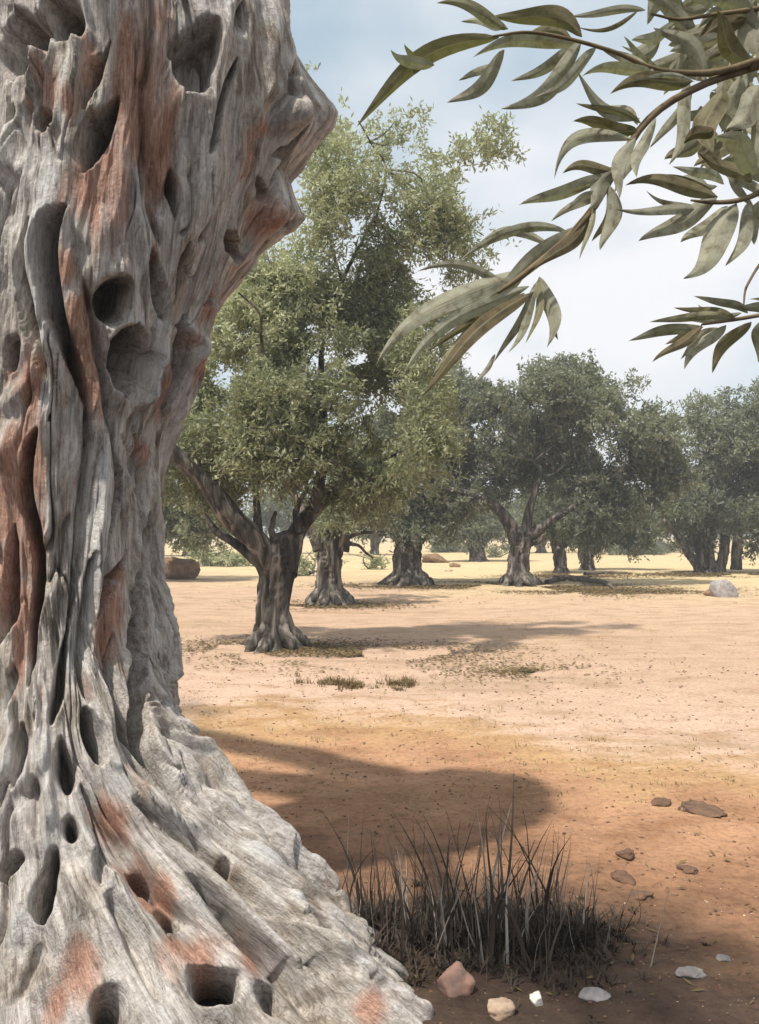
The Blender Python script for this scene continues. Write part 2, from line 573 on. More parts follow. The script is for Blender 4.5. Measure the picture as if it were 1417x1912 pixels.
def crown_arrays(lobes, per_m3, leaf_len, leaf_w, seed, gap=0.0, cl=0.34, nleaf=22):
    """leaf-sized faces on short twigs spread through lobes (cx,cy,cz,rx,ry,rz,density,tint)"""
    g = np.random.default_rng(seed)
    leaf_len, leaf_w = leaf_len * 1.12, leaf_w * 1.42
    VV, TT = [], []
    for (cx, cy, cz, rx, ry, rz, den, tint) in lobes:
        vol = 4.19 * rx * ry * rz
        nt_ = max(20, int(vol ** 0.8 * per_m3 * den * 1.32))
        d = g.normal(size=(nt_, 3))
        d /= np.linalg.norm(d, axis=1)[:, None]
        rad = 1.08 * g.random(nt_) ** 0.45
        # uneven outline
        bumpy = 1 + 0.30 * noise(d[:, 0] * 2.2 + cx, d[:, 1] * 2.2 + cz, d[:, 2] * 2.2 + cy, seed)
        p = d * (rad * bumpy)[:, None] * np.array([rx, ry, rz]) + np.array([cx, cy, cz])
        # gaps: clumps of twigs and holes between
        q = fbm(p[:, 0] / cl / 2.4, p[:, 1] / cl / 2.4, p[:, 2] / cl / 2.4, 2, seed + 5)
        keep = q > -0.12 + gap
        p, d, q = p[keep], d[keep], q[keep]
        m = len(p)
        if m == 0:
            continue
        # twig direction: outward, up and then drooping, with spread
        tw = d * 0.9 + g.normal(size=(m, 3)) * 0.55 + np.array([0, 0, 0.15])
        tw /= np.linalg.norm(tw, axis=1)[:, None]
        tl = cl * (0.6 + 0.8 * g.random(m))
        s = g.random((m, nleaf))
        base = p[:, None, :] + tw[:, None, :] * ((s - 0.5) * tl[:, None])[..., None]
        base[..., 2] -= 0.25 * tl[:, None] * (s ** 2)
        base += g.normal(size=base.shape) * leaf_len * 0.35
        ld = tw[:, None, :] * 0.8 + g.normal(size=base.shape) * 0.75
        ld[..., 2] -= 0.15
        ld /= np.linalg.norm(ld, axis=-1)[..., None]
        nn = g.normal(size=base.shape) + np.array([0, 0, 0.9])
        sd = np.cross(ld, nn)
        sd /= np.linalg.norm(sd, axis=-1)[..., None] + 1e-9
        L = leaf_len * (0.65 + 0.7 * g.random(s.shape))[..., None]
        W = leaf_w * (0.7 + 0.6 * g.random(s.shape))[..., None] * 0.5
        a = base
        b_ = base + ld * L * 0.45 + sd * W
        c = base + ld * L
        e = base + ld * L * 0.45 - sd * W
        VV.append(np.stack([a, b_, c, e], -2).reshape(-1, 3))
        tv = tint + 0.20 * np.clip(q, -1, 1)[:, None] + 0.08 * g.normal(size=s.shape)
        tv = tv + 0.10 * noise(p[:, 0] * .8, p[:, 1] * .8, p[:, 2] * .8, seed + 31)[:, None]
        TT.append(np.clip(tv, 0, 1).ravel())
    V = np.vstack(VV)
    T = np.concatenate(TT)
    F = np.arange(len(V)).reshape(-1, 4)
    return V, F, T


def crown_obj(name, lobes, parent, mat, origin, **k):
    V, F, T = crown_arrays(lobes, **k)
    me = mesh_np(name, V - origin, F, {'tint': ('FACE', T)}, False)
    return obj(name, me, mat, parent)


def pxlobe(cx, cy, rx, ry, D, den=1.0, tint=0.5, dy=0.0, deep=1.0):
    k = D / FPX
    c = at(cx, cy, D + dy)
    return (c[0], c[1], c[2], rx * k, (rx + ry) * 0.5 * k * deep, ry * k, den, tint)


def olive(label, base_px, trunk, limbs, lobes, leaf, seed, per, group='olive trees of the grove', mat='leaf_a', D=None, flare=(0.16, 1.1), twigs=26, gap=0.0, cl=0.34, nleaf=22, name='olive_tree'):
    """trunk: [(px,py,rad_px)...] from the ground up, limbs: lists of the same; lobes: (px,py,rx,ry,density,tint,dy)"""
    D = D or ground_D(base_px[1])
    k = D / FPX
    org = at(base_px[0], base_px[1], D)
    org[2] = gz(org[0], org[1])
    t = empty(name, org)
    tag(t, label, 'olive tree', group)
    P = [at(x, y, D) for x, y, _ in trunk]
    P[0][2] = org[2] - 0.12
    rr = [r * k * .74 for _, _, r in trunk]
    v = tube_mesh('trunk', [p - org for p in P], rr, rings=70, sides=56, flute=0.26, nfl=5, seed=seed, flare=flare)
    obj('trunk', v, M['bark'], t)
    g = np.random.default_rng(seed + 100)
    nroot = 7 if D < 30 else 0
    for n in range(nroot):
        a = n / nroot * 6.28 + g.uniform(-.3, .3)
        r0 = rr[0]
        dv = np.array([math.cos(a), math.sin(a), 0])
        ln = r0 * g.uniform(1.9, 3.0)
        sw = np.array([-dv[1], dv[0], 0]) * g.uniform(-.35, .35) * ln
        c0 = (P[0] + P[1]) / 2 * np.array([1, 1, 0]) - org * np.array([1, 1, 0])
        h0 = P[1][2] - org[2]
        obj('root', tube_mesh('root', [c0 + dv * r0 * .35 + [0, 0, h0 * 1.05], c0 + dv * r0 * .80 + [0, 0, h0 * .5], c0 + dv * (r0 * 1.1 + ln * .2) + sw * .2 + [0, 0, h0 * .15], c0 + dv * ln * .8 + sw * .6 + [0, 0, .0], c0 + dv * ln * 1.1 + sw + [0, 0, -.12]],
                              [r0 * .40, r0 * .40, r0 * .34, r0 * .24, r0 * .12], rings=22, sides=14, flute=.24, nfl=4, seed=seed * 7 + n), M['bark'], t)
    ends = []
    for n, lb in enumerate(limbs):
        dy = g.uniform(-0.10, 0.10) * len(lb)
        LP = [at(x, y, D + dy * q / max(1, len(lb) - 1) * 3) for q, (x, y, _) in enumerate(lb)]
        obj('limb', tube_mesh('limb', [p - org for p in LP], [r * k * .82 for _, _, r in lb], rings=26, sides=14, flute=0.20, nfl=4, seed=seed + n, wob=0.04), M['bark'], t)
        ends.append(LP)
    W = [pxlobe(x, y, rx, ry, D, den, tint, dy) for (x, y, rx, ry, den, tint, dy) in lobes]
    # thin branches from limbs and trunk top into the crown
    specs = []
    src = [q for e in ends for q in e[1:]] + [P[-1]]
    for i in range(twigs):
        wv = W[g.integers(len(W))]
        dd = g.normal(size=3)
        dd /= np.linalg.norm(dd)
        e = np.array(wv[:3]) + dd * np.array(wv[3:6]) * 0.75
        s = min(src, key=lambda q: np.linalg.norm(q - e) + g.random() * 0.5)
        if abs(e[2] - s[2]) < 0.35 * np.linalg.norm(e - s):
            continue
        mid = (s + e) / 2 + g.normal(size=3) * 0.10 * np.linalg.norm(e - s) + np.array([0, 0, -0.06 * np.linalg.norm(e - s)])
        r0 = min(0.010 + 0.008 * np.linalg.norm(e - s), 0.022 if D < 16 else 0.05)
        specs.append(([s, mid, e], [r0, r0 * 0.6, 0.006], 9, 5))
    if specs:
        obj('branches', tubes_mesh('branches', specs, org), M['bark'], t)['kind'] = 'stuff'
    lf, lw = leaf
    c = crown_obj('crown', W, t, M[mat], org, per_m3=per, leaf_len=lf, leaf_w=lw, seed=seed, gap=gap, cl=cl, nleaf=nleaf)
    return t


# ------------------------------------------------------------------ the old trunk in front
AX0, AY0 = -1.35, 3.70


def axis_x(z):
    return AX0 + 0.30 * smooth(1.7, 3.6, z)


sil = np.array([(0, 535), (60, 530), (110, 526), (135, 546), (160, 570), (195, 602), (225, 617), (250, 606), (290, 576), (345, 532), (370, 541), (405, 561),
                (425, 541), (470, 491), (495, 471), (530, 446), (580, 410), (620, 396), (660, 387), (700, 381), (740, 369), (780, 351), (820, 327), (860, 309),
                (900, 299), (940, 294), (1000, 289), (1060, 289), (1100, 294), (1140, 302), (1200, 320), (1260, 334)], float)
sil_z = EYE + (HOR - sil[:, 1 - 1]) / FPX * 3.85
dxs = (sil[:, 1] - 708.5) / FPX
sil_r = (dxs * AY0 - axis_x(sil_z)) / np.sqrt(1 + dxs**2)
o_ = np.argsort(sil_z)
sil_z, sil_r = sil_z[o_], sil_r[o_]


def tab(z, pts):
    a = np.array(pts, float)
    return np.interp(z, a[:, 0], a[:, 1])


def base_R(th, z):
    """radius of the un-carved trunk at angle th (degrees, 0 = +x, -90 towards the camera) and height z"""
    s = np.interp(z, sil_z, sil_r)
    env = tab(z, [(1.0, 9.), (2.55, 9.), (2.6, .54), (2.85, .60), (3.1, .66), (3.4, .68), (3.7, .72), (4.4, .72)])
    s0 = np.minimum(s, env)
    knob = s - s0
    s = s0
    ss = tab(z, [(1.0, .41), (1.3, .40), (1.6, .395), (2.0, .43), (2.5, .50), (3.0, .60), (3.5, .66), (4.4, .60)])
    lo = smooth(1.25, 0.85, z)
    topd = smooth(3.95, 4.4, z) * 0.12
    cols = [
        (-205, tab(z, [(-.2, 1.2), (0, 1.0), (.25, .8), (.5, .65), (.9, .48), (1.2, .43), (1.7, .44), (2.4, .52), (3.2, .66), (4.4, .66)])),
        (-140, tab(z, [(-.2, 1.5), (0, 1.25), (.25, .95), (.5, .73), (.9, .50), (1.2, .43), (1.7, .43), (2.4, .48), (3.2, .54), (4.4, .54)])),
        (-95, tab(z, [(-.2, 1.3), (0, 1.08), (.25, .86), (.5, .66), (.9, .49), (1.2, .42), (1.7, .42), (2.4, .45), (3.2, .50), (4.4, .50)])),
        (-58, tab(z, [(-.2, 1.4), (0, 1.22), (.25, .94), (.5, .70), (.9, .50), (1.2, .42), (1.7, .41), (2.4, .45), (3.2, .52), (4.4, .52)])),
        (-25, np.where(z > 1.15, ss * 0.98, 0) + np.where(z > 1.15, 0, tab(z, [(-.2, 1.74), (-.1, 1.64), (.04, 1.50), (.114, 1.40), (.233, 1.28), (.363, 1.09), (.49, .88), (.69, .655), (.9, .505), (1.05, .435), (1.15, .40)]))),
        (20, s * (1 - lo) + lo * tab(z, [(-.2, .95), (0, .82), (.2, .64), (.5, .52), (.9, .45), (1.3, .42)])),
        (62, tab(z, [(-.2, 1.1), (0, .95), (.25, .75), (.5, .62), (.9, .46), (1.2, .41), (1.7, .42), (2.4, .50), (3.2, .62), (4.4, .62)])),
        (110, tab(z, [(-.2, 1.3), (0, 1.1), (.25, .85), (.5, .66), (.9, .48), (1.2, .42), (1.7, .43), (2.4, .50), (3.2, .62), (4.4, .62)])),
        (155, tab(z, [(-.2, 1.2), (0, 1.0), (.25, .8), (.5, .65), (.9, .48), (1.2, .43), (1.7, .44), (2.4, .52), (3.2, .66), (4.4, .66)])),
    ]
    out = np.zeros_like(th)
    for k in range(len(cols) - 1):
        a, ra = cols[k]
        b, rb = cols[k + 1]
        t = (th - a) / (b - a)
        m = (t >= 0) & (t < 1)
        w = t * t * (3 - 2 * t)
        out = np.where(m, ra * (1 - w) + rb * w, out)
    facet = np.clip(1.12 - np.abs(th - 15 - 6 * np.sin(z * 9.0)) / 25.0, 0, 1) ** 1.15
    return out * (1 - topd) + knob * facet


def build_old_trunk():
    th = np.concatenate([np.linspace(-190, -150, 30), np.linspace(-149, -116, 56), np.linspace(-115.6, -4, 330), np.linspace(-3.5, 42, 80), np.linspace(45, 168, 44)])
    z = np.concatenate([np.linspace(-0.14, 0.46, 310), np.linspace(0.463, 1.0, 120), np.linspace(1.005, 3.85, 365), np.linspace(3.87, 4.4, 18)])
    TH, Z = np.meshgrid(th, z)
    r = base_R(TH, Z)
    # broad cords running up the trunk, splaying into the roots
    ph = np.radians(TH)
    tw = ph + 0.22 * Z + 0.16 * noise(np.cos(ph) * 1.4, np.sin(ph) * 1.4, Z * 0.9, 21)
    low = smooth(1.3, 0.0, Z)
    cords = 1 - np.abs(noise(np.cos(tw) * 3.0, np.sin(tw) * 3.0, Z * 0.55, 33)) * 2
    cord2 = 1 - np.abs(noise(np.cos(tw) * 5.2, np.sin(tw) * 5.2, Z * 0.8, 35)) * 2
    edge = 1 - 0.6 * smooth(0, 10, TH) * (1 - smooth(30, 40, TH)) * smooth(.9, 1.3, Z)
    r = r * (1 + ((0.075 + 0.075 * low) * cords + 0.03 * cord2) * edge)
    X = axis_x(Z) + r * np.cos(ph)
    Y = AY0 + r * np.sin(ph)
    P = np.stack([X, Y, Z], -1)
    rs = base_R(TH, Z)
    Ps = np.stack([axis_x(Z) + rs * np.cos(ph), AY0 + rs * np.sin(ph), Z], -1)
    du = np.gradient(Ps, axis=1)
    dv = np.gradient(Ps, axis=0)
    nrm = np.cross(du, dv)
    nrm /= np.linalg.norm(nrm, axis=-1)[..., None] + 1e-9
    # surveyed positions on the front of the trunk
    sx = 708.5 + FPX * P[..., 0] / P[..., 1]
    sy = HOR - FPX * (P[..., 2] - EYE) / P[..., 1]
    facing = (nrm * (np.array([0, 0, EYE]) - P)).sum(-1) > 0
    for _ in range(14):
        nrm[1:-1] = (nrm[:-2] + 2 * nrm[1:-1] + nrm[2:]) / 4
        nrm[:, 1:-1] = (nrm[:, :-2] + 2 * nrm[:, 1:-1] + nrm[:, 2:]) / 4
    nrm /= np.linalg.norm(nrm, axis=-1)[..., None] + 1e-9
    Pf, Sx, Sy = P[facing], sx[facing], sy[facing]

    def on(px, py):
        q = (Sx - px) ** 2 + (Sy - py) ** 2
        return Pf[np.argmin(q)]
    flat = P.reshape(-1, 3)
    disp = np.zeros(len(flat))
    rust = np.zeros(len(flat))
    pale = np.zeros(len(flat))
    wob = fbm(flat[:, 0] * 9, flat[:, 1] * 9, flat[:, 2] * 6, 3, 71)
    wobs = noise(flat[:, 0] * 9, flat[:, 1] * 9, flat[:, 2] * 5, 73)
    wob2 = fbm(flat[:, 0] * 22, flat[:, 1] * 22, flat[:, 2] * 14, 2, 77)
    s_ = (tw * 0.55).ravel()
    zz = Z.ravel()
    cx, cy = np.cos(tw).ravel(), np.sin(tw).ravel()
    wv = 0.55 * noise(cx * 4, cy * 4, zz * 2.2, 91) + 0.22 * noise(cx * 10, cy * 10, zz * 6, 92)
    wy = 0.55 * noise(cx * 4, cy * 4, zz * 2.2, 95) + 0.22 * noise(cx * 10, cy * 10, zz * 6, 96)
    f0 = noise(cx * 4.2 + wv, cy * 4.2 + wy, zz * 0.9, 39)
    f1 = noise(cx * 9 + wv * 2, cy * 9 + wy * 2, zz * 1.9, 41)
    f2 = noise(cx * 21 + wv * 3, cy * 21 + wy * 3, zz * 4.2, 43)
    f3 = noise(cx * 60 + wv * 5, cy * 60 + wy * 5, zz * 9.0, 45)
    PX = 3.35 / FPX

    par = np.zeros(len(flat))

    def seg_dist(pts, wid, taper=False):
        """relative distance (1 = edge) to a polyline whose half width varies"""
        best = np.full(len(flat), 9.0)
        W3 = [on(*p) for p in pts]
        wid = np.interp(np.linspace(0, 1, len(pts)), np.linspace(0, 1, len(wid)), wid) * PX
        if len(W3) == 1:
            W3 = W3 * 2
            wid = np.array([wid[0], wid[0]])
        elif taper:
            n_ = len(W3)
            nn = (n_ - 1) * 4 + 1
            C_, wid = resample(W3, wid, nn)
            W3 = list(C_)
            tt = np.linspace(0, 1, nn)
            wid = wid * (0.22 + 0.86 * np.sin(np.pi * tt) ** 0.55)
        kseg, nseg = 0, len(W3) - 1
        par[:] = 0.5
        for a, b, wa, wb in zip(W3[:-1], W3[1:], wid[:-1], wid[1:]):
            lo_ = np.minimum(a, b) - 2.6 * max(wa, wb) - .02
            hi_ = np.maximum(a, b) + 2.6 * max(wa, wb) + .02
            m = np.where(((flat > lo_) & (flat < hi_)).all(1))[0]
            if len(m) == 0:
                kseg += 1
                continue
            q = flat[m]
            ab = b - a
            t = np.clip(((q - a) @ ab) / (ab @ ab + 1e-12), 0, 1)
            d = np.linalg.norm(q - (a + t[:, None] * ab), axis=1)
            w = wa + (wb - wa) * t
            upd = d / w < best[m]
            best[m] = np.minimum(best[m], d / w)
            par[m] = np.where(upd, (kseg + t) / nseg, par[m])
            kseg += 1
        return best

    def carve(pts, wid, depth, rim=0.012):
        big_ = max(wid) > 10.5
        if not big_ and len(pts) > 1:
            wid = [max(q * 1.4, 7) for q in wid]
        d = seg_dist(pts, wid, True)
        d = d * (1 + (0.34 * wobs + 0.03 * wob2 + 0.22 * f1 + 0.06 * f2 if big_ else 0.12 * wob + 0.1 * f2))
        prof = (1 - smooth(0.62, 1.10, d)) if big_ else np.exp(-(d * 1.25) ** 2)
        nonlocal disp
        cur = -(min(depth * 2.4, 7.5 * max(wid) * PX) if big_ else depth) * prof * (1 + 0.04 * wob)
        disp = np.where(cur < -0.0005, np.minimum(disp, cur), disp) + rim * np.exp(-((d - 1.45) / 0.4) ** 2)

    def ridge(pts, wid, h, pl=0.0):
        d = seg_dist(pts, wid) * (1 + 0.12 * wobs)
        nonlocal disp, pale
        k = np.exp(-(d / 0.9) ** 2)
        if len(pts) > 1:
            k = k * np.clip(np.sin(np.pi * np.clip(par, 0, 1)), 0, 1) ** 0.6
        disp = disp + 1.6 * h * k
        if pl:
            pale = np.maximum(pale, min(.9, 1.9 * pl) * k)  # highlight painted into the wood colour along the ridge

    # --- ridges (cords of living wood)
    for pts, wid, h, pl in [
        ([(70, 330), (95, 400), (72, 480), (82, 580), (105, 690), (130, 770)], [34, 20, 22], .045, .55),
        ([(120, 400), (125, 480), (140, 600), (175, 720), (190, 800)], [16, 22], .035, 0),
        ([(338, 610), (372, 650), (362, 720), (335, 800)], [13], .035, .5),
        ([(310, 640), (300, 720), (275, 800)], [16], .03, 0),
        ([(190, 800), (192, 900), (180, 1050), (155, 1180), (140, 1290)], [22, 28, 24], .04, .45),
        ([(285, 900), (285, 1000), (292, 1120), (320, 1260), (352, 1360), (420, 1480)], [14, 12, 20], .04, .25),
        ([(140, 1290), (215, 1440), (340, 1560), (500, 1655), (640, 1770), (720, 1850)], [28, 24, 26], .045, .4),
        ([(205, 1290), (260, 1420), (360, 1520), (480, 1600), (580, 1665)], [20], .03, .3),
        ([(340, 1330), (400, 1450), (500, 1560), (600, 1630), (660, 1720), (710, 1820)], [20, 26], .035, .3),
        ([(110, 1510), (160, 1600), (235, 1720), (320, 1810), (400, 1912)], [26], .04, .3),
        ([(70, 1250), (50, 1400), (25, 1520), (-20, 1660)], [26, 34], .04, .35),
        ([(60, 1560), (40, 1660), (30, 1780)], [22], .03, .2),
        ([(110, 1640), (130, 1720), (120, 1800), (60, 1880)], [26], .035, .1),
        ([(0, 780), (60, 720), (95, 640)], [18], .03, .1),
        ([(30, 800), (10, 900)], [22], .03, 0),
        ([(100, 860), (105, 960), (120, 1060), (100, 1180)], [24], .025, 0),
        ([(250, 20), (220, 110), (190, 210), (130, 300)], [18], .04, .2),
        ([(450, 30), (380, 120), (320, 220), (290, 300)], [26], .035, 0),
        ([(510, 10), (500, 110), (470, 220), (455, 330), (470, 420)], [22], .03, .25),
        ([(250, 400), (280, 480), (300, 580), (310, 650)], [18], .03, 0),
        ([(200, 400), (180, 470), (160, 540)], [24], .025, 0),
        ([(70, 60), (80, 140), (50, 220)], [12], .05, .4),
        ([(160, 60), (130, 170), (100, 260)], [22], .03, .1),
        ([(420, 1640), (540, 1740), (640, 1850)], [22], .03, .15),
        ([(165, 560), (190, 640), (215, 720), (228, 785)], [15], .035, .3),
        ([(300, 590), (292, 680), (272, 755), (228, 795)], [14], .035, .35),
        ([(30, 440), (40, 540), (58, 640), (50, 720)], [20], .03, .3),
        ([(240, 1300), (330, 1470), (450, 1590), (560, 1690), (650, 1810)], [16], .03, .4),
        ([(90, 1330), (80, 1450), (95, 1560)], [16], .03, .4),
    ]:
        ridge(pts, wid, h, pl)
    # --- knobs on the flank
    for p, w, h in [((560, 225), 42, .05), ((510, 405), 36, .05), ((500, 190), 22, .03), ((800, 1890), 22, .03), ((255, 620), 60, .02), ((215, 520), 45, .03), ((395, 1860), 62, .05), ((80, 1700), 55, .03), ((760, 1870), 24, .025)]:
        ridge([p], [w], h)
    # --- hollows, crevices and cracks
    for pts, wid, dep in [
        ([(25, 40), (28, 110), (20, 190)], [34, 42, 26], .17),
        ([(112, 10), (118, 80)], [30, 24], .10),
        ([(143, 38)], [7], .05),
        ([(204, 92), (180, 150), (158, 212)], [8, 15, 9], .13),
        ([(70, 240), (95, 235)], [16], .09),
        ([(218, 200), (185, 265), (158, 330)], [10, 24, 14], .17),
        ([(122, 405), (98, 450), (92, 510), (100, 580), (118, 645), (142, 705), (160, 765)], [16, 23, 20, 14, 10, 9, 7], .22),
        ([(240, 545), (215, 575), (200, 598)], [16, 28, 16], .15),
        ([(252, 625), (246, 690), (246, 745)], [24, 38, 26], .30),
        ([(340, 610), (344, 690), (325, 750), (305, 800)], [11, 20, 17, 8], .19),
        ([(478, 350), (492, 388)], [12], .10),
        ([(470, 270), (474, 320)], [8], .06),
        ([(420, 455), (445, 500)], [24, 16], .15),
        ([(384, 582), (420, 545)], [15, 12], .12),
        ([(262, 310), (275, 390), (298, 470)], [6, 8, 4], .06),
        ([(318, 335), (330, 420)], [12, 8], .07),
        ([(397, 295), (412, 215), (440, 130)], [9, 13, 9], .13),
        ([(405, 60), (370, 130), (345, 180)], [30, 36, 20], .08),
        ([(455, 20), (440, 80)], [10], .06),
        ([(30, 650), (15, 705)], [17, 12], .13),
        ([(92, 790), (58, 850), (50, 930), (64, 1010), (74, 1060), (70, 1130), (62, 1200), (54, 1290)], [9, 14, 15, 11, 10, 11, 9, 8], .17),
        ([(214, 868), (221, 930), (207, 985), (200, 1012)], [8, 15, 13, 6], .18),
        ([(228, 830), (246, 862), (240, 920), (226, 980)], [3, 4, 3], .035),
        ([(132, 975), (116, 1010), (112, 1095)], [4, 5, 3], .05),
        ([(272, 975), (266, 1080), (257, 1200), (262, 1270), (256, 1350), (275, 1415), (310, 1470), (345, 1510)], [13, 22, 23, 20, 16, 13, 14, 8], .19),
        ([(240, 1048), (208, 1105), (186, 1165)], [11, 18, 11], .17),
        ([(126, 1190), (108, 1310), (95, 1365)], [8, 12, 7], .14),
        ([(24, 1000), (20, 1120), (4, 1200)], [10, 16, 13], .15),
        ([(160, 775), (166, 860), (156, 960), (148, 1040), (125, 1190)], [5, 9, 9, 6], .09),
        ([(20, 1260), (8, 1340)], [8, 5], .07),
        ([(157, 1338), (174, 1390), (188, 1438)], [10, 16, 12], .19),
        ([(112, 1395), (124, 1450), (128, 1492)], [10, 19, 15], .19),
        ([(128, 1545), (136, 1582)], [10, 14], .08),
        ([(38, 1612), (4, 1650)], [13, 16], .14),
        ([(102, 1600), (92, 1660), (78, 1735)], [7, 12, 26], .18),
        ([(76, 1780), (56, 1820), (20, 1885)], [7, 4, 3], .06),
        ([(246, 1628), (282, 1685)], [14, 10], .10),
        ([(300, 1705), (322, 1752)], [9, 13], .14),
        ([(372, 1838), (398, 1862), (418, 1884)], [20, 30, 20], .19),
        ([(198, 1862), (214, 1920)], [16, 30], .17),
        ([(540, 1600), (592, 1652)], [7, 9], .07),
        ([(612, 1625), (646, 1668)], [5, 6], .05),
        ([(585, 1708), (622, 1738), (650, 1772)], [12, 18, 11], .16),
        ([(330, 1560), (420, 1625), (520, 1680), (575, 1715)], [9, 15, 10], .09),
        ([(360, 1650), (450, 1730), (520, 1800), (600, 1880)], [8, 12, 14, 9], .09),
        ([(495, 1845), (520, 1905)], [9, 11], .10),
        ([(640, 1838), (668, 1876)], [8, 7], .07),
        ([(182, 1600), (192, 1672)], [5], .05),
        ([(300, 1560), (380, 1660), (440, 1760)], [5, 7, 5], .04),
        ([(430, 1500), (520, 1590), (580, 1640)], [4, 6, 4], .04),
        ([(690, 1760), (700, 1840)], [5], .05),
        ([(215, 1310), (235, 1400), (300, 1500)], [7, 10, 7], .09),
        ([(10, 240), (30, 215)], [6], .05),
        ([(60, 430), (50, 520), (64, 620), (84, 720)], [5, 7, 6], .08),
        ([(155, 545), (186, 660), (206, 760), (214, 860)], [5, 8, 7, 5], .10),
        ([(280, 480), (291, 560), (306, 620)], [5, 7, 5], .08),
        ([(352, 470), (332, 560)], [8, 6], .09),
        ([(250, 815), (262, 900), (264, 975)], [5, 8, 7], .10),
        ([(172, 1050), (160, 1150), (150, 1250), (166, 1325)], [5, 8, 8, 5], .10),
        ([(214, 1200), (211, 1290), (240, 1380), (292, 1455)], [5, 8, 8, 6], .11),
        ([(42, 1370), (20, 1480)], [7, 6], .08),
        ([(150, 1480), (215, 1590), (300, 1690), (380, 1780)], [5, 9, 9, 6], .10),
        ([(250, 1510), (380, 1610), (500, 1700), (600, 1800), (680, 1890)], [5, 9, 10, 9, 6], .11),
        ([(62, 1470), (72, 1580)], [6], .07),
        ([(340, 1420), (430, 1540), (530, 1620)], [5, 9, 6], .10),
        ([(200, 1690), (250, 1780), (300, 1890)], [6, 9, 8], .10),
        ([(450, 1760), (560, 1860), (605, 1912)], [6, 10, 8], .10),
        ([(515, 305), (542, 288), (560, 258)], [10, 15, 9], .12),
        ([(505, 440), (532, 430)], [9, 11], .10),
        ([(545, 150), (562, 192)], [7, 9], .09),
        ([(590, 205), (598, 250)], [6, 8], .07),
    ]:
        carve(pts, wid, min(dep, .18), rim=0.006 if max(wid) > 8 else 0.003)
    D2 = disp.reshape(TH.shape)
    lw2 = smooth(1.2, 0.7, Z)
    for it in range(4):
        B2 = D2.copy()
        B2[1:-1] = (D2[:-2] + 2 * D2[1:-1] + D2[2:]) / 4
        B2[:, 1:-1] = (B2[:, :-2] + 2 * B2[:, 1:-1] + B2[:, 2:]) / 4
        D2 = B2 if it < 1 else D2 + (B2 - D2) * lw2
    disp = D2.ravel()
    gate = smooth(-.35, .35, noise(cx * 3, cy * 3, zz * 2.6, 61))
    gate2 = smooth(-.3, .4, noise(cx * 5, cy * 5, zz * 4.6, 63))
    disp = disp - 0.062 * np.exp(-((f0 - .28) / 0.06) ** 2) * gate - 0.030 * np.exp(-(f1 / 0.09) ** 2) * gate2
    lowf = smooth(1.5, 0.5, zz)
    q1 = noise(cx * 6.3 + wv * .9, cy * 6.3 + wy * .9, zz * 0.7, 51)
    q2 = noise(cx * 13 + wv * 1.4, cy * 13 + wy * 1.4, zz * 1.3, 53)
    g4 = smooth(-.45, .25, noise(cx * 3.3, cy * 3.3, zz * 2.2, 67))
    disp = disp + lowf * (0.030 * (0.5 - np.abs(q1) * 1.6) - 0.055 * np.exp(-((np.abs(q1) - .33) / .055) ** 2) * g4 + 0.016 * (0.5 - np.abs(q2) * 1.6) - 0.026 * np.exp(-((np.abs(q2) - .3) / .06) ** 2) * gate2)
    f4 = noise(cx * 40 + wv * 4, cy * 40 + wy * 4, zz * 5.0, 47)
    disp = disp - 0.020 * np.exp(-(f2 / 0.10) ** 2) * (0.35 + 0.65 * lowf) * gate2 + 0.007 * (0.4 - np.abs(f4) * 1.4) * lowf
    crest = smooth(0.02, 0.30, 0.5 - np.abs(f0) * 1.2) 
    disp = disp + 0.034 * (0.45 - np.abs(f0) * 1.2) + 0.015 * (0.4 - np.abs(f1) * 1.4) + 0.010 * (0.4 - np.abs(f2) * 1.4) + 0.0035 * f3 + 0.007 * wob + 0.003 * wob2
    for px, py, rad in [(250, 180, 62), (290, 255, 40), (205, 335, 32), (160, 365, 28), (128, 520, 24), (140, 600, 26), (155, 670, 30), (168, 725, 24), (300, 735, 28), (372, 700, 16),
                        (490, 425, 40), (432, 512, 16), (388, 592, 20), (60, 870, 36), (15, 950, 42), (60, 1050, 34), (45, 1150, 32), (12, 1080, 30), (215, 1150, 28), (200, 1205, 28), (226, 1085, 16),
                        (462, 285, 16), (494, 255, 12), (210, 1540, 26), (290, 1690, 26), (370, 1800, 36), (330, 1790, 22), (140, 1830, 30), (110, 1880, 22), (245, 1640, 20), (700, 1880, 24),
                        (300, 340, 26), (95, 190, 22), (130, 205, 16), (470, 1800, 18), (60, 740, 20), (270, 860, 14)]:
        c = on(px, py)
        d = np.linalg.norm((flat - c) * np.array([1, 1, 0.45]), axis=1) / (rad * PX * 1.05)
        rust = np.maximum(rust, 0.95 * (1 - smooth(0.10, 1.75, d * (1 + 0.5 * f1 + 0.5 * wob + 0.45 * f2 + .2 * f3))))
    for px, py, rad in [(80, 335, 46), (120, 470, 22), (85, 745, 26), (190, 870, 34), (178, 1000, 38), (140, 1240, 46), (30, 1450, 40), (505, 215, 18), (345, 620, 18), (130, 1560, 56), (480, 1600, 40),
                        (215, 1480, 40), (380, 1720, 40), (560, 1690, 30), (40, 1760, 36), (330, 1400, 30), (290, 1180, 20), (240, 640, 10), (20, 1330, 30), (680, 1800, 24), (340, 40, 36)]:
        c = on(px, py)
        d = np.linalg.norm((flat - c) * np.array([1, 1, 0.55]), axis=1) / (rad * PX)
        pale = np.maximum(pale, 0.75 * (1 - smooth(0.3, 1.3, d * (1 + 0.5 * f1 + 0.4 * f2 + 0.3 * wob))))
    pale = np.maximum(pale, .42 * smooth(-.1, .5, noise(cx * 3.4, cy * 3.4, zz * 1.1, 201)) * smooth(.25, .0, np.abs(f0)))  # crests lightened in colour as painted highlights
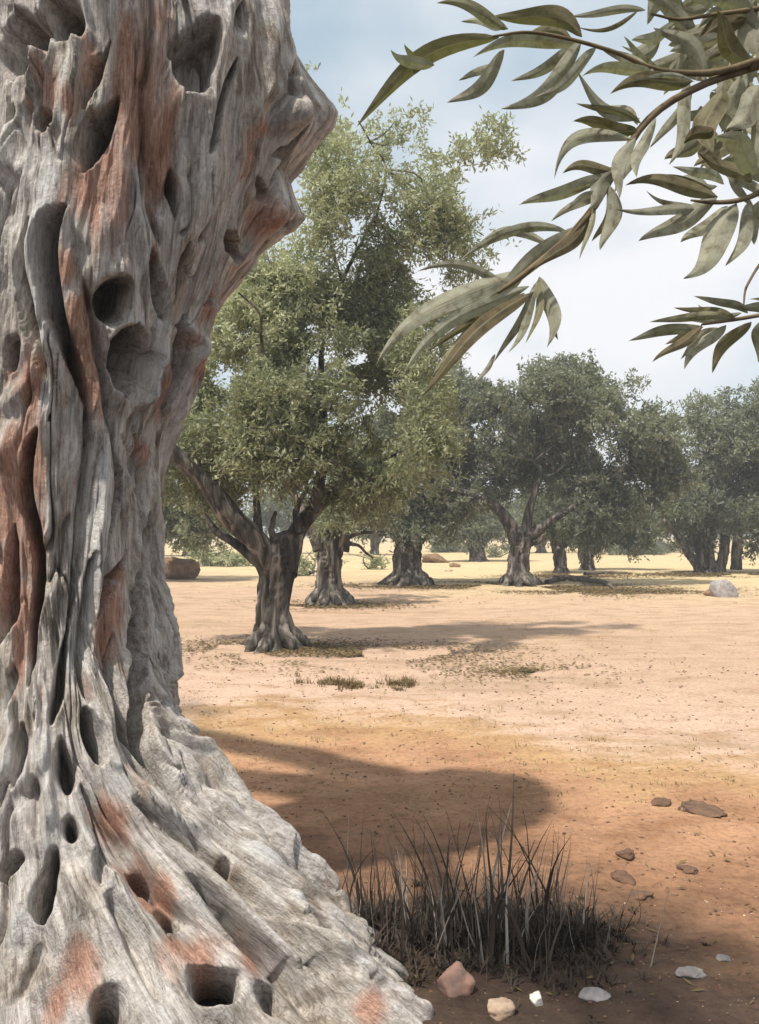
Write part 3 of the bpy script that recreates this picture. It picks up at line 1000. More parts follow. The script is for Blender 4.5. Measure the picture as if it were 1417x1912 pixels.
    pale = np.clip(pale * (0.75 + 0.5 * f2), 0, 0.9) * (1 - .7 * rust)
    fin = flat + nrm.reshape(-1, 3) * disp[:, None]
    rows, cols_ = TH.shape
    i = np.arange(rows * cols_).reshape(rows, cols_)
    j = np.roll(i, -1, axis=1)
    F = np.stack([i[:-1], j[:-1], j[1:], i[1:]], -1).reshape(-1, 4)
    flow = np.stack([s_, zz - 0.35 * r.ravel(), disp * 0.5], -1)
    lowm = smooth(1.1, 0.5, zz)
    return fin, F, rust, pale, flow, lowm


v, F, rust, pale, flow, lowm = build_old_trunk()
torg = np.array([AX0, AY0, 0.0])
old = empty('old_olive_tree', torg)
tag(old, 'huge gnarled ancient olive tree with hollows and grey, rust-streaked spreading roots', 'olive tree', 'olive trees of the grove')
obj('trunk', mesh_np('trunk', v - torg, F, {'rust': ('POINT', rust), 'pale': ('POINT', pale), 'low': ('POINT', lowm)}, True, {'flow': flow}), M['wood'], old)

# unseen limbs and leaves of the old tree, some placed to shade the grass
for n, (P, r) in enumerate([
    ([(-1.1, 3.7, 4.1), (-1.2, 3.2, 4.6), (-1.45, 2.4, 4.85), (-1.45, 1.6, 5.0)], [.30, .14, .08, .04]),
    ([(-1.25, 3.7, 4.1), (-2.1, 3.8, 4.6), (-3.4, 3.9, 5.3), (-4.6, 3.9, 6.0)], [.34, .24, .15, .06]),
    ([(-1.3, 3.9, 4.1), (-2.2, 4.4, 4.8), (-3.6, 4.9, 5.7), (-4.8, 5.2, 6.5)], [.30, .22, .15, .06]),
]):
    obj('limb', tube_mesh('limb', [np.array(p) - torg for p in P], r, rings=26, sides=16, flute=.2, nfl=4, seed=60 + n), M['bark'], old)
crown_obj('crown', [(-1.45, 1.40, 5.05, .55, .50, .38, 1.2, .5), (-.95, 1.20, 5.1, .45, .40, .32, .9, .5), (-4.6, 3.9, 6.0, .8, .8, .6, 1, .5), (-4.9, 5.2, 6.6, .9, .9, .6, 1, .5), (-5.4, 4.4, 7.0, .9, .9, .6, 1, .5)],
          old, M['leaf_a'], torg, per_m3=220, leaf_len=.07, leaf_w=.016, seed=301)

# ------------------------------------------------------------------ the grove
T1D = ground_D(1222)
olive('tall forked olive tree with a twin-limbed trunk just beyond the old trunk', (515, 1222),
      [(515, 1222, 46), (511, 1160, 40), (516, 1095, 38), (526, 1050, 42), (532, 1015, 26)],
      [[(512, 1090, 30), (482, 1030, 28), (435, 980, 26), (385, 915, 20), (335, 868, 16), (285, 820, 11)],
       [(535, 1085, 30), (550, 1015, 23), (588, 965, 18), (640, 915, 12), (700, 880, 7), (750, 860, 4)],
       [(500, 1055, 13), (482, 1000, 10), (476, 930, 7), (478, 850, 4)],
       [(518, 1045, 9), (508, 1000, 7), (512, 970, 4)],
       [(560, 1010, 9), (552, 970, 7), (572, 930, 5), (590, 900, 3)],
       [(500, 1075, 16), (440, 1030, 11), (402, 1005, 9), (384, 972, 4)],
       [(585, 970, 13), (602, 880, 11), (606, 760, 9), (600, 660, 7), (640, 540, 5), (700, 420, 3)],
       [(600, 800, 7), (500, 740, 5), (488, 650, 4), (485, 600, 3), (445, 560, 2)],
       [(486, 610, 3), (510, 590, 2.5), (535, 560, 1.5)],
       [(640, 540, 4), (625, 500, 3.5), (605, 440, 3), (565, 412, 2)],
       [(700, 430, 3), (720, 330, 2.5), (690, 280, 2), (668, 240, 1.5)]],
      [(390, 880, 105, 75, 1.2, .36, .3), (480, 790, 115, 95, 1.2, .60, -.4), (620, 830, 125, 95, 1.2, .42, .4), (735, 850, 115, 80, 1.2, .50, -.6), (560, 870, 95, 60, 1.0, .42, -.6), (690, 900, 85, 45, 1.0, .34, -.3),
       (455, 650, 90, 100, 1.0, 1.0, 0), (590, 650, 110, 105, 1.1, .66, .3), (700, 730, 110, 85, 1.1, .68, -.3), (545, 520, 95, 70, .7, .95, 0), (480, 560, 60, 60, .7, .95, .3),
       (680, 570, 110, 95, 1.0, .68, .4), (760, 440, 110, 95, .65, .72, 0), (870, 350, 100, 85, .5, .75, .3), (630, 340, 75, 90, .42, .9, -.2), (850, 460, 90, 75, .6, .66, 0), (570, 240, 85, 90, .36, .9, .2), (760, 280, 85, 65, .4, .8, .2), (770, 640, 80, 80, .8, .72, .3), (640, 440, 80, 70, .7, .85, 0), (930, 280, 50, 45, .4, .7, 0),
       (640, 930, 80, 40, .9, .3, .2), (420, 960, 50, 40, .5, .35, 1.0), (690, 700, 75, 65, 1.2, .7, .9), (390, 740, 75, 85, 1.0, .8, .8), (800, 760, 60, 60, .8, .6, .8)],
      (.076, .0195), 21, 405, flare=(.10, 1.6), twigs=60, gap=0.0, cl=.30)

olive('stout olive tree with splayed roots half hidden behind the tall forked one', (615, 1140),
      [(615, 1140, 34), (614, 1095, 30), (616, 1050, 32), (615, 1005, 34)],
      [[(600, 1040, 20), (585, 1000, 18), (560, 950, 12), (530, 920, 6)], [(636, 1040, 20), (650, 990, 16), (690, 950, 9), (730, 930, 5)],
       [(640, 1030, 7), (665, 1032, 4), (695, 1056, 2)], [(645, 1018, 6), (680, 1008, 4), (712, 1012, 2)]],
      [(600, 940, 65, 42, 1, .45, .5), (680, 950, 70, 42, 1, .42, 0), (540, 930, 60, 45, 1, .35, .8), (625, 985, 45, 22, 1, .4, -.6), (650, 880, 90, 50, 1, .45, 1.0), (560, 985, 30, 20, .8, .5, 0)],
      (.11, .034), 22, 110, mat='leaf_a', flare=(.2, 1.5), twigs=20, cl=.4)

olive('thick single-stemmed olive tree with a low dark crown left of a brown rock', (762, 1106),
      [(762, 1106, 36), (762, 1070, 31), (763, 1035, 30), (762, 1000, 32)],
      [[(748, 1020, 16), (725, 990, 12), (690, 965, 7)], [(778, 1020, 16), (805, 990, 12), (845, 965, 7)], [(762, 1015, 18), (760, 960, 12), (750, 900, 6)]],
      [(700, 965, 85, 38, 1, .35, 0), (805, 965, 85, 40, 1, .35, .4), (760, 910, 105, 50, 1, .45, .8), (850, 935, 70, 38, 1, .6, 0), (730, 850, 100, 55, 1, .38, 1.2), (765, 995, 60, 18, 1, .25, -.8), (820, 880, 90, 55, 1, .4, .6)],
      (.135, .046), 23, 72, mat='leaf_b', flare=(.2, 1.2), twigs=20, cl=.5)

olive('broad round-crowned olive tree with fine forked limbs in the middle of the grove', (968, 1106),
      [(968, 1106, 30), (968, 1070, 24), (972, 1040, 24), (975, 1008, 28)],
      [[(962, 1025, 18), (948, 985, 14), (920, 955, 10), (875, 935, 7), (815, 922, 4)], [(980, 1020, 14), (986, 975, 9), (1000, 930, 6), (1010, 895, 4), (996, 875, 2)],
       [(990, 1015, 16), (1030, 985, 9), (1080, 955, 6), (1130, 915, 4), (1165, 890, 2)], [(1006, 910, 4), (1030, 900, 3), (1062, 878, 1.5)], [(990, 1030, 7), (1006, 1026, 5), (1014, 1012, 3)]],
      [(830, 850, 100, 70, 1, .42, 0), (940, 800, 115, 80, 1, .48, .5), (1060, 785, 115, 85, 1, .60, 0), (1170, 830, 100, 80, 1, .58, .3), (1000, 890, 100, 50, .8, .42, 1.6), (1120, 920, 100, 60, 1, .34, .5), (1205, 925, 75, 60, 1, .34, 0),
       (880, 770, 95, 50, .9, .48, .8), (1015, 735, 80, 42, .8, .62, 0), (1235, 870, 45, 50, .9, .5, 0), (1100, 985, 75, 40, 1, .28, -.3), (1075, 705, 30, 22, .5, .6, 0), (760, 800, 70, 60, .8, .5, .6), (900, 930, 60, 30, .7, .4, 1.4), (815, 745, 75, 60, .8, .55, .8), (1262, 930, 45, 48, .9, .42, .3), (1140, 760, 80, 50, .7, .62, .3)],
      (.125, .043), 24, 112, mat='leaf_b', flare=(.2, 1.3), twigs=30, cl=.5)

olive('small dark-stemmed olive tree just right of the round-crowned one', (1047, 1086),
      [(1047, 1086, 17), (1047, 1065, 14), (1044, 1040, 15), (1040, 1020, 16)],
      [[(1040, 1035, 9), (1028, 1010, 7), (1010, 985, 4)], [(1052, 1035, 9), (1066, 1010, 7), (1080, 985, 4)]],
      [(1030, 985, 50, 34, 1, .30, 0), (1075, 985, 55, 36, 1, .28, .4), (1050, 950, 70, 36, 1, .35, .8)],
      (.14, .042), 25, 80, mat='leaf_b', twigs=10, cl=.55)
olive('small leaning olive tree with a low skirt of leaves beside a fallen branch', (1097, 1079),
      [(1097, 1079, 18), (1096, 1062, 15), (1090, 1045, 14), (1088, 1025, 14)],
      [[(1088, 1045, 9), (1080, 1025, 7), (1072, 1005, 4)], [(1098, 1055, 10), (1116, 1035, 8), (1150, 1010, 4)]],
      [(1110, 995, 65, 40, 1, .28, 0), (1175, 1010, 52, 34, 1, .26, .2), (1140, 970, 80, 45, 1, .33, .8), (1195, 985, 40, 36, 1, .3, .5), (1150, 1035, 45, 16, 1, .24, 0)],
      (.15, .045), 26, 85, mat='leaf_b', twigs=10, cl=.6)
olive('many-stemmed olive tree cut off by the right edge', (1320, 1084),
      [(1320, 1084, 26), (1318, 1060, 24), (1315, 1035, 24), (1312, 1005, 22)],
      [[(1305, 1075, 12), (1285, 1045, 10), (1262, 1010, 8), (1240, 985, 5)], [(1345, 1078, 14), (1352, 1040, 13), (1356, 990, 9)], [(1375, 1076, 13), (1376, 1035, 12), (1384, 980, 8)], [(1318, 1020, 14), (1330, 960, 9), (1345, 880, 5)]],
      [(1340, 975, 85, 55, 1, .40, 0), (1385, 860, 80, 90, 1, .55, .3), (1335, 855, 50, 70, .85, .62, 0), (1405, 780, 55, 60, .9, .5, 0), (1292, 960, 50, 45, 1, .45, -.3), (1440, 950, 90, 80, 1, .35, .5), (1470, 840, 90, 90, 1, .45, 0), (1335, 1025, 70, 22, 1, .3, .4), (1265, 985, 40, 30, .8, .5, 0), (1300, 800, 50, 50, .6, .7, 0)],
      (.15, .047), 27, 66, mat='leaf_b', twigs=22, cl=.55, flare=(.2, .8))
olive('grey distant olive tree seen between two nearer trunks', (893, 1062),
      [(893, 1062, 22), (892, 1050, 20), (890, 1035, 20), (890, 1020, 22)],
      [[(882, 1030, 10), (868, 1010, 7), (850, 1000, 4)], [(900, 1030, 10), (918, 1008, 7), (935, 995, 4)]],
      [(860, 1000, 60, 24, 1, .6, 0), (920, 998, 55, 26, 1, .55, .5), (890, 975, 70, 30, 1, .6, 1)],
      (.2, .065), 28, 42, mat='leaf_b', twigs=8, cl=.8)
olive('shady olive tree whose stem hides behind the old trunk', (215, 1100),
      [(215, 1100, 34), (216, 1060, 30), (214, 1000, 30)],
      [[(222, 1020, 14), (270, 970, 9), (330, 935, 5)], [(210, 1020, 14), (170, 960, 10), (120, 920, 5)]],
      [(340, 960, 80, 55, 1, .40, 0), (400, 965, 70, 50, 1, .42, .5), (260, 940, 90, 70, 1, .4, 0), (180, 900, 110, 80, 1, .45, .5), (330, 890, 110, 60, 1, .38, .8), (360, 1010, 70, 26, .8, .45, 0)],
      (.13, .042), 29, 72, mat='leaf_a', twigs=16, cl=.5)

# far trees closing the view
for n, (px, D, w, h, lab) in enumerate([
    (350, 62, 120, 46, 'distant olive tree at the far left, over the reddish log'),
    (520, 70, 110, 44, 'distant olive tree behind the tall forked trunk'),
    (700, 66, 110, 44, 'distant olive tree between the stout tree and the single-stemmed one'),
    (850, 78, 100, 40, 'distant olive tree above the brown rock'),
    (1010, 72, 110, 44, 'distant olive tree behind the round-crowned one'),
    (1165, 80, 110, 40, 'distant olive tree behind the low skirt of leaves'),
    (1300, 74, 120, 46, 'distant olive tree behind the many-stemmed one')]):
    yb = HOR + EYE * FPX / D
    olive(lab, (px, yb), [(px, yb, 13), (px, yb - 12, 11), (px + 2, yb - 34, 12)],
          [[(px, yb - 25, 7), (px - 18, yb - 46, 3)], [(px + 2, yb - 25, 7), (px + 22, yb - 46, 3)]],
          [(px - w * .4, 985, w * .45, h * .6, 1, .5, 0), (px + w * .4, 985, w * .45, h * .6, 1, .5, 0), (px, 960, w * .5, h * .7, 1, .55, 0)],
          (.26, .085), 40 + n, 26, D=D, mat='leaf_b', twigs=6, cl=.9, nleaf=20)


def shrub(label, px, py, w, h, mat, seed, tint):
    D = ground_D(py)
    k = D / FPX
    c = at(px, py, D)
    c[2] = gz(c[0], c[1])
    t = empty('shrub', c)
    tag(t, label, 'shrub', 'low scrub between the trees')
    g = np.random.default_rng(seed)
    specs = [([c, c + np.array([g.normal() * w * k * .3, g.normal() * .3, h * k * .5]), c + np.array([g.normal() * w * k * .5, g.normal() * .5, h * k])], [.04, .03, .01], 6, 5) for _ in range(7)]
    obj('stems', tubes_mesh('stems', specs, c), M['bark'], t)['kind'] = 'stuff'
    lob = []
    for q in range(4):
        lob.append((c[0] + (q / 3 - .5) * w * k * .9, c[1] + g.normal() * .3, c[2] + h * k * g.uniform(.35, .6), w * k * .28, w * k * .25, h * k * .45, 1, tint))
    crown_obj('foliage', lob, t, M[mat], c, per_m3=60, leaf_len=.14, leaf_w=.05, seed=seed, cl=.4)


shrub('pale green scrub beside the reddish log', 415, 1072, 90, 40, 'leaf_a', 61, .95)
shrub('pale scrub seen between the forked tree and the stout one', 572, 1088, 46, 46, 'leaf_a', 62, .95)
shrub('pale scrub right of the stout tree\'s splayed roots', 688, 1076, 50, 30, 'leaf_a', 63, .9)
shrub('grey scrub beneath the grey distant tree', 930, 1054, 60, 26, 'leaf_b', 64, .8)
shrub('dull scrub under the low skirt of leaves', 1180, 1050, 90, 26, 'leaf_b', 65, .6)
shrub('dull scrub left of the many-stemmed tree', 1245, 1046, 50, 20, 'leaf_b', 66, .7)
shrub('grey scrub behind the brown rock', 830, 1046, 70, 22, 'leaf_b', 67, .75)

# thin summer haze
import bmesh
bm = bmesh.new()
bmesh.ops.create_cube(bm, size=1.0)
hz = bpy.data.meshes.new('haze')
bm.to_mesh(hz)
bm.free()
hm = bpy.data.materials.new('haze')
hm.use_nodes = True
hm.node_tree.nodes.remove(hm.node_tree.nodes['Principled BSDF'])
pv = hm.node_tree.nodes.new('ShaderNodeVolumePrincipled')
pv.inputs['Color'].default_value = (0.93, 0.95, 0.97, 1)
pv.inputs['Density'].default_value = 0.0027
pv.inputs['Anisotropy'].default_value = 0.2
hm.node_tree.links.new(pv.outputs['Volume'], hm.node_tree.nodes['Material Output'].inputs['Volume'])
haze = obj('haze', hz, hm)
haze.scale = (4200, 2800, 12.0)
haze.location = (0, 1250, 4.8)
tag(haze, 'thin pale summer haze over the grove', kind='stuff')


# ------------------------------------------------------------------ overhanging sprays at the upper right
def leaf_mesh(b, t, wpx, bendpx, D0, D1, roll, tint, seed):
    """one lanceolate leaf from its stalk (b) to its tip (t); curved blade folded along the midrib, with thickness"""
    g = np.random.default_rng(seed)
    A, B = at(b[0], b[1], D0), at(t[0], t[1], D1)
    ax = B - A
    L = np.linalg.norm(ax)
    ax /= L
    view = (A + B) / 2 - np.array([0, 0, EYE])
    view /= np.linalg.norm(view)
    side = np.cross(ax, view)
    side /= np.linalg.norm(side)
    nor = np.cross(side, ax)
    c, s = math.cos(roll), math.sin(roll)
    sd = side * c + nor * s
    nr = nor * c - side * s
    nL, nW = 18, 9
    u = np.linspace(0, 1, nL)
    w = np.linspace(-1, 1, nW)
    prof = np.sin(np.pi * np.clip(u, 0, 1) ** 0.82) ** 0.8 * (1 - 0.25 * u) + 0.05 * (1 - u)
    half = wpx * (D0 + D1) / 2 / FPX * 0.5
    bend = bendpx * (D0 + D1) / 2 / FPX
    arch = L * g.uniform(-0.06, 0.10)
    wav = g.uniform(-1, 1)
    V = []
    for k in range(nL):
        ctr = A + ax * L * u[k] - side * bend * (4 * u[k] * (1 - u[k])) + nor * arch * math.sin(math.pi * u[k]) + side * half * 0.42 * math.sin(5.5 * u[k] + wav * 3)
        for q in w:
            V.append(ctr + sd * half * prof[k] * q + nr * (half * 0.32 * prof[k] * abs(q) - 0.06 * half * math.sin(9 * u[k] + q * 2 + wav)))
    V = np.array(V)
    i = np.arange(nL * nW).reshape(nL, nW)
    F = np.stack([i[:-1, :-1], i[:-1, 1:], i[1:, 1:], i[1:, :-1]], -1).reshape(-1, 4)
    UV = np.stack(np.broadcast_arrays(np.abs(w)[None, :], u[:, None], np.float64(seed * .37 % 5)), -1).reshape(-1, 3)
    return V, F, UV


near_no = [0]


def near_leaf(parent, org, b, t, w, bend=0.0, tint=.5, D=1.12, dD=None, roll=None, pair=True):
    near_no[0] += 1
    g = np.random.default_rng(900 + near_no[0])
    D0 = D
    D1 = D + (g.uniform(-.05, .03) if dD is None else dD)
    V, F, UV = leaf_mesh(b, t, w * g.uniform(.80, 1.0), bend * g.uniform(.7, 1.6), D0, D1, g.uniform(-.45, .45) if roll is None else roll, tint, 900 + near_no[0])
    tv = np.clip(tint * .9 + g.uniform(-.12, .10) + 0.05 * np.sin(np.arange(len(F)) * 1.7), 0, 1)
    if g.random() < 0.35:
        F = F[:, ::-1]
    me = mesh_np('leaf', V - org, F, {'tint': ('FACE', tv)}, True, {'blade': UV})
    if pair and g.random() < .5 and w > 18:
        L = math.hypot(t[0] - b[0], t[1] - b[1])
        a = math.atan2(t[1] - b[1], t[0] - b[0]) + g.choice([-1, 1]) * g.uniform(.14, .34)
        l2 = L * g.uniform(.55, .85)
        b2 = (b[0] + (t[0] - b[0]) * g.uniform(0, .12), b[1] + (t[1] - b[1]) * g.uniform(0, .12))
        near_leaf(parent, org, b2, (b2[0] + math.cos(a) * l2, b2[1] + math.sin(a) * l2), w * g.uniform(.55, .8), g.uniform(-14, 14), float(np.clip(tint + g.uniform(-.25, .3), .05, .95)), D + g.uniform(.02, .06), None, None, False)
    return obj('leaf', me, M['leaf_near'], parent)


def twig(parent, org, pts, rads, D, D1=None):
    D1 = D if D1 is None else D1
    n = len(pts)
    P = [at(x, y, D + (D1 - D) * k / (n - 1)) - org for k, (x, y) in enumerate(pts)]
    k = D / FPX
    return obj('twig', tube_mesh('twig', P, [r * k for r in rads], rings=22, sides=8, flute=.08, nfl=3, seed=5), M['twig'], parent)


norg = np.array([3.1, 1.9, 0.0])
side_tree = empty('olive_tree', norg)  # tree added for foreground shade; its shadow falls outside the view
tag(side_tree, 'unseen olive tree added just out of view on the right', 'olive tree', 'olive trees of the grove')
obj('trunk', tube_mesh('trunk', [(0, 0, -.1), (.02, 0, .8), (-.05, 0, 1.6), (-.1, .02, 2.3)], [.34, .28, .26, .24], rings=50, sides=40, flute=.25, nfl=5, seed=77, flare=(.15, 1.2)), M['bark'], side_tree)
for n, (P, r) in enumerate([([(-.1, 0, 2.1), (-.8, -.3, 2.6), (-1.5, -.6, 2.75), (-2.1, -.75, 2.62)], [.17, .10, .06, .03]), ([(-.1, 0, 2.1), (-.2, .4, 3.2), (-.5, .7, 4.2), (-.6, .8, 5.0)], [.18, .13, .09, .04]), ([(-.1, 0, 2.1), (-.7, .5, 2.9), (-1.3, .9, 3.3), (-1.9, 1.1, 3.45)], [.12, .07, .04, .015]), ([(-.1, 0, 2.1), (.4, -.2, 3.0), (.7, -.3, 4.0), (.9, -.3, 4.9)], [.17, .12, .08, .04])]):
    obj('limb', tube_mesh('limb', [np.array(p) for p in P], r, rings=24, sides=14, flute=.2, nfl=4, seed=80 + n), M['bark'], side_tree)
crown_obj('crown', [(2.55, 2.55, 4.9, .75, .70, .5, 1.3, .5), (3.2, 1.75, 5.0, .9, .75, .55, 1.3, .5), (3.9, 1.4, 4.9, .9, .8, .55, 1.2, .5), (2.7, 1.6, 5.3, .8, .8, .45, 1.2, .5), (1.30, 3.0, 3.45, .36, .35, .28, 1.0, .8), (1.05, 3.05, 3.55, .28, .3, .2, .8, .85), (1.4, 3.0, 3.0, .25, .3, .25, .8, .8)],
          side_tree, M['leaf_a'], norg, per_m3=260, leaf_len=.07, leaf_w=.016, seed=302)
borg = at(1560, 40, 1.15)
branch = empty('olive_branch', borg)
tag(branch, 'leafy olive branch reaching in from the top right corner', 'branch')
k_ = 1.15 / FPX
obj('limb', tube_mesh('limb', [at(1700, -60, 1.2) - borg, at(1560, 30, 1.17) - borg, at(1450, 100, 1.15) - borg, at(1400, 140, 1.14) - borg], [18 * k_, 15 * k_, 11 * k_, 7 * k_], rings=20, sides=12, flute=.12, seed=3), M['twig'], branch)

tA = twig(branch, borg, [(1420, 125), (1330, 150), (1230, 145), (1150, 112), (1060, 86), (985, 74), (920, 82)], [7, 6, 5, 4, 3.5, 3, 2], 1.14, 1.06)
for b, t, w, bend, ti in [
    ((930, 80), (660, 245), 40, 26, .28), ((812, 132), (731, 101), 26, -12, .42), ((950, 64), (815, 20), 28, 8, .72), ((1085, 88), (916, 44), 48, 20, .42), ((1085, 90), (882, 122), 32, 8, .48),
    ((945, 112), (838, 211), 36, -8, .42), ((1090, 96), (938, 222), 44, -14, .58), ((1115, 108), (1000, 196), 32, -10, .66), ((1205, 36), (1060, 45), 20, 5, .22), ((1215, 143), (1085, 160), 28, 6, .78),
    ((1292, 162), (1138, 192), 38, 12, .30), ((1296, 168), (1160, 176), 14, 10, .95), ((1230, 150), (1120, 96), 26, -6, .52)]:
    near_leaf(tA, borg, b, t, w, bend, ti, 1.10)
tB = twig(branch, borg, [(1420, 135), (1330, 165), (1250, 205), (1195, 255), (1150, 330), (1110, 400), (1055, 462), (985, 520), (930, 560)], [8, 7, 7, 7, 7, 6.5, 6, 5, 3], 1.15, 1.04)
for b, t, w, bend, ti in [
    ((1192, 240), (1074, 152), 30, -14, .50), ((1196, 246), (1075, 206), 20, 6, .40), ((1190, 258), (1068, 246), 36, 4, .26), ((1180, 272), (1036, 352), 34, 30, .60), ((1150, 330), (1050, 340), 30, 14, .45), ((1135, 352), (970, 403), 36, 12, .25),
    ((1125, 372), (1052, 408), 16, 4, .5), ((1140, 360), (1126, 482), 36, -6, .40), ((1112, 398), (1084, 500), 14, 0, .8), ((1182, 270), (1150, 384), 30, 4, .55), ((1204, 262), (1186, 345), 28, 0, .62), ((1225, 235), (1150, 378), 26, 2, .7),
    ((1062, 452), (856, 508), 26, 24, .70), ((1030, 470), (870, 495), 22, 22, .35), ((950, 545), (778, 520), 20, 14, .10), ((990, 515), (704, 702), 50, 28, .36), ((985, 545), (752, 716), 34, 18, .92), ((992, 555), (784, 748), 36, 10, .16),
    ((1000, 545), (925, 692), 20, -4, .10), ((1005, 540), (948, 672), 24, -6, .75), ((1012, 530), (1022, 662), 40, -10, .22), ((1008, 540), (985, 655), 20, -4, .55), ((926, 676), (888, 732), 12, 0, .08), ((1085, 430), (905, 565), 44, -8, .22), ((1100, 410), (1000, 520), 34, -8, .18),
    ((1150, 330), (1095, 400), 40, 0, .15)]:
    near_leaf(tB, borg, b, t, w, bend, ti, 1.08)
tC = twig(branch, borg, [(1500, 300), (1430, 365), (1380, 388), (1330, 392), (1290, 388)], [7, 6, 5, 4, 2], 1.12, 1.08)
for b, t, w, bend, ti in [
    ((1340, 382), (1166, 366), 36, 14, .40), ((1330, 366), (1180, 358), 12, 12, .10), ((1315, 404), (1150, 400), 22, -4, .30), ((1342, 388), (1195, 471), 44, 8, .22), ((1372, 392), (1268, 528), 56, -14, .42), ((1350, 362), (1255, 326), 26, 10, .85),
    ((1405, 392), (1358, 512), 34, -6, .62), ((1425, 380), (1400, 470), 36, 0, .5), ((1400, 360), (1300, 300), 34, 8, .45), ((1330, 250), (1276, 281), 32, 0, .05), ((1420, 330), (1330, 270), 50, 6, .2)]:
    near_leaf(tC, borg, b, t, w, bend, ti, 1.10)
tE = twig(branch, borg, [(1480, 20), (1420, 30), (1340, 40), (1270, 50), (1215, 40)], [6, 5, 4, 3, 2], 1.2, 1.2)
g = np.random.default_rng(77)
hang = [((1290, 165), (1248, 322), 36, -6, .62), ((1335, 180), (1322, 300), 58, 0, .50), ((1370, 160), (1385, 290), 50, 4, .55), ((1320, 150), (1225, 60), 34, 6, .6), ((1390, 140), (1330, 40), 46, 4, .35), ((1410, 120), (1400, 10), 50, 0, .22), ((1400, 200), (1440, 330), 50, 0, .4),
        ((1390, 240), (1300, 330), 40, 0, .6), ((1300, 60), (1190, 10), 36, 6, .3), ((1330, 30), (1240, -30), 40, 4, .2), ((1390, 40), (1290, 90), 40, -4, .2), ((1260, 60), (1180, 95), 30, -4, .7), ((1420, 60), (1320, 10), 44, 0, .12), ((1350, 90), (1250, 118), 36, 6, .55), ((1430, 180), (1360, 260), 60, 4, .55)]
for b, t, w, bend, ti in hang:
    near_leaf(tE, borg, b, t, w, bend, ti, 1.2)
for i in range(48):
    x, y = g.uniform(1230, 1480), g.uniform(-60, 330)
    if x < 1300 and y > 120:
        continue
    a = g.uniform(0, 6.28)
    l = g.uniform(90, 140)
    near_leaf(tE, borg, (x, y), (x + math.cos(a) * l, y + abs(math.sin(a)) * l * .8), g.uniform(26, 44), g.uniform(-10, 10), g.uniform(.1, .6), g.uniform(1.25, 1.42))

sorg = at(1560, 560, 1.2)
sprig = empty('olive_sprig', sorg)
tag(sprig, 'small dark olive sprig entering from the right edge, pointing left', 'sprig')
tD = twig(sprig, sorg, [(1560, 560), (1470, 590), (1417, 603), (1370, 611), (1310, 620)], [5, 4.5, 4, 3.5, 2], 1.2, 1.14)
for b, t, w, bend, ti in [((1395, 602), (1294, 568), 22, 8, .22), ((1372, 610), (1257, 588), 20, 4, .45), ((1366, 612), (1212, 617), 22, 8, .62), ((1312, 620), (1172, 646), 26, -4, .14), ((1312, 622), (1221, 693), 26, 4, .30), ((1352, 618), (1276, 703), 28, 6, .40), ((1398, 612), (1326, 709), 28, 6, .40), ((1425, 610), (1410, 690), 26, 0, .2), ((1440, 600), (1380, 580), 22, 0, .3)]:
    near_leaf(tD, sorg, b, t, w, bend, ti, 1.15)
twig(sprig, sorg, [(1500, 520), (1440, 490), (1396, 545), (1388, 585)], [3, 3, 2.5, 1.5], 1.2, 1.16)


# ------------------------------------------------------------------ stones, clods, wood lying about
def rock_mesh(name, rx, ry, rz, seed, rough=.22, n=4, stretch=2.2):
    import bmesh
    bm = bmesh.new()
    bmesh.ops.create_icosphere(bm, subdivisions=n, radius=1)
    co = np.array([v.co[:] for v in bm.verts])
    f = 1 + rough * fbm(co[:, 0] * stretch, co[:, 1] * stretch, co[:, 2] * stretch, 4, seed)
    # flat broken facets
    g = np.random.default_rng(seed)
    for _ in range(9):
        d = g.normal(size=3)
        d /= np.linalg.norm(d)
        h = co @ d
        cut = g.uniform(.55, .8)
        f = np.where(h * f > cut, f * (cut / np.maximum(h * f, 1e-3)) ** .93, f)
    f = f * (1 + .10 * fbm(co[:, 0] * 7, co[:, 1] * 7, co[:, 2] * 7, 3, seed + 4))
    co = co * f[:, None] * np.array([rx, ry, rz]) * 1.22
    for v, c in zip(bm.verts, co):
        v.co = c
    me = bpy.data.meshes.new(name)
    bm.to_mesh(me)
    bm.free()
    me.polygons.foreach_set('use_smooth', np.ones(len(me.polygons), bool))
    return me


def rock(name, label, cat, px, py, wpx, hpx, mat, seed, rot=0.0, group=None, rough=.3, D=None):
    """py: row of the foot of the stone"""
    D = D or ground_D(py)
    k = D / FPX
    p = at(px, py, D)
    o = obj(name, rock_mesh(name, wpx * k * .5, wpx * k * .45, hpx * k * .5, seed, rough), M[mat])
    o.location = (p[0], D + wpx * k * .2, gz(p[0], D) + hpx * k * .13)
    o.rotation_euler = (0, rot, seed)
    tag(o, label, cat, group)
    return o


rock('stone', 'pinkish grey stone at the foot of the dead grass', 'stone', 848, 1868, 62, 74, 'stone_pink', 3, .3, 'loose stones near the dead grass')
rock('stone', 'half buff, half cream stone cut by the bottom edge', 'stone', 936, 1902, 52, 42, 'stone_buff', 4, .2, 'loose stones near the dead grass')
rock('stone', 'smallest, bright cream white pebble below the grass clump', 'stone', 1003, 1886, 30, 26, 'stone_white', 5, -.3, 'loose stones near the dead grass')
rock('stone', 'half-buried bluish grey stone in the dark soil', 'stone', 1112, 1884, 46, 26, 'stone_grey', 6, .1, 'loose stones near the dead grass')
for n, (x, y, w, h, lab) in enumerate([(1290, 1832, 56, 20, 'low grey stone, larger of the pair near the bottom right corner'), (1352, 1800, 36, 16, 'low grey stone, smaller of the pair near the bottom right corner')]):
    rock('stone', lab, 'stone', x, y + 4, w * .8, h * .7, 'stone_dull', 10 + n, .1, 'grey stones at the lower right')
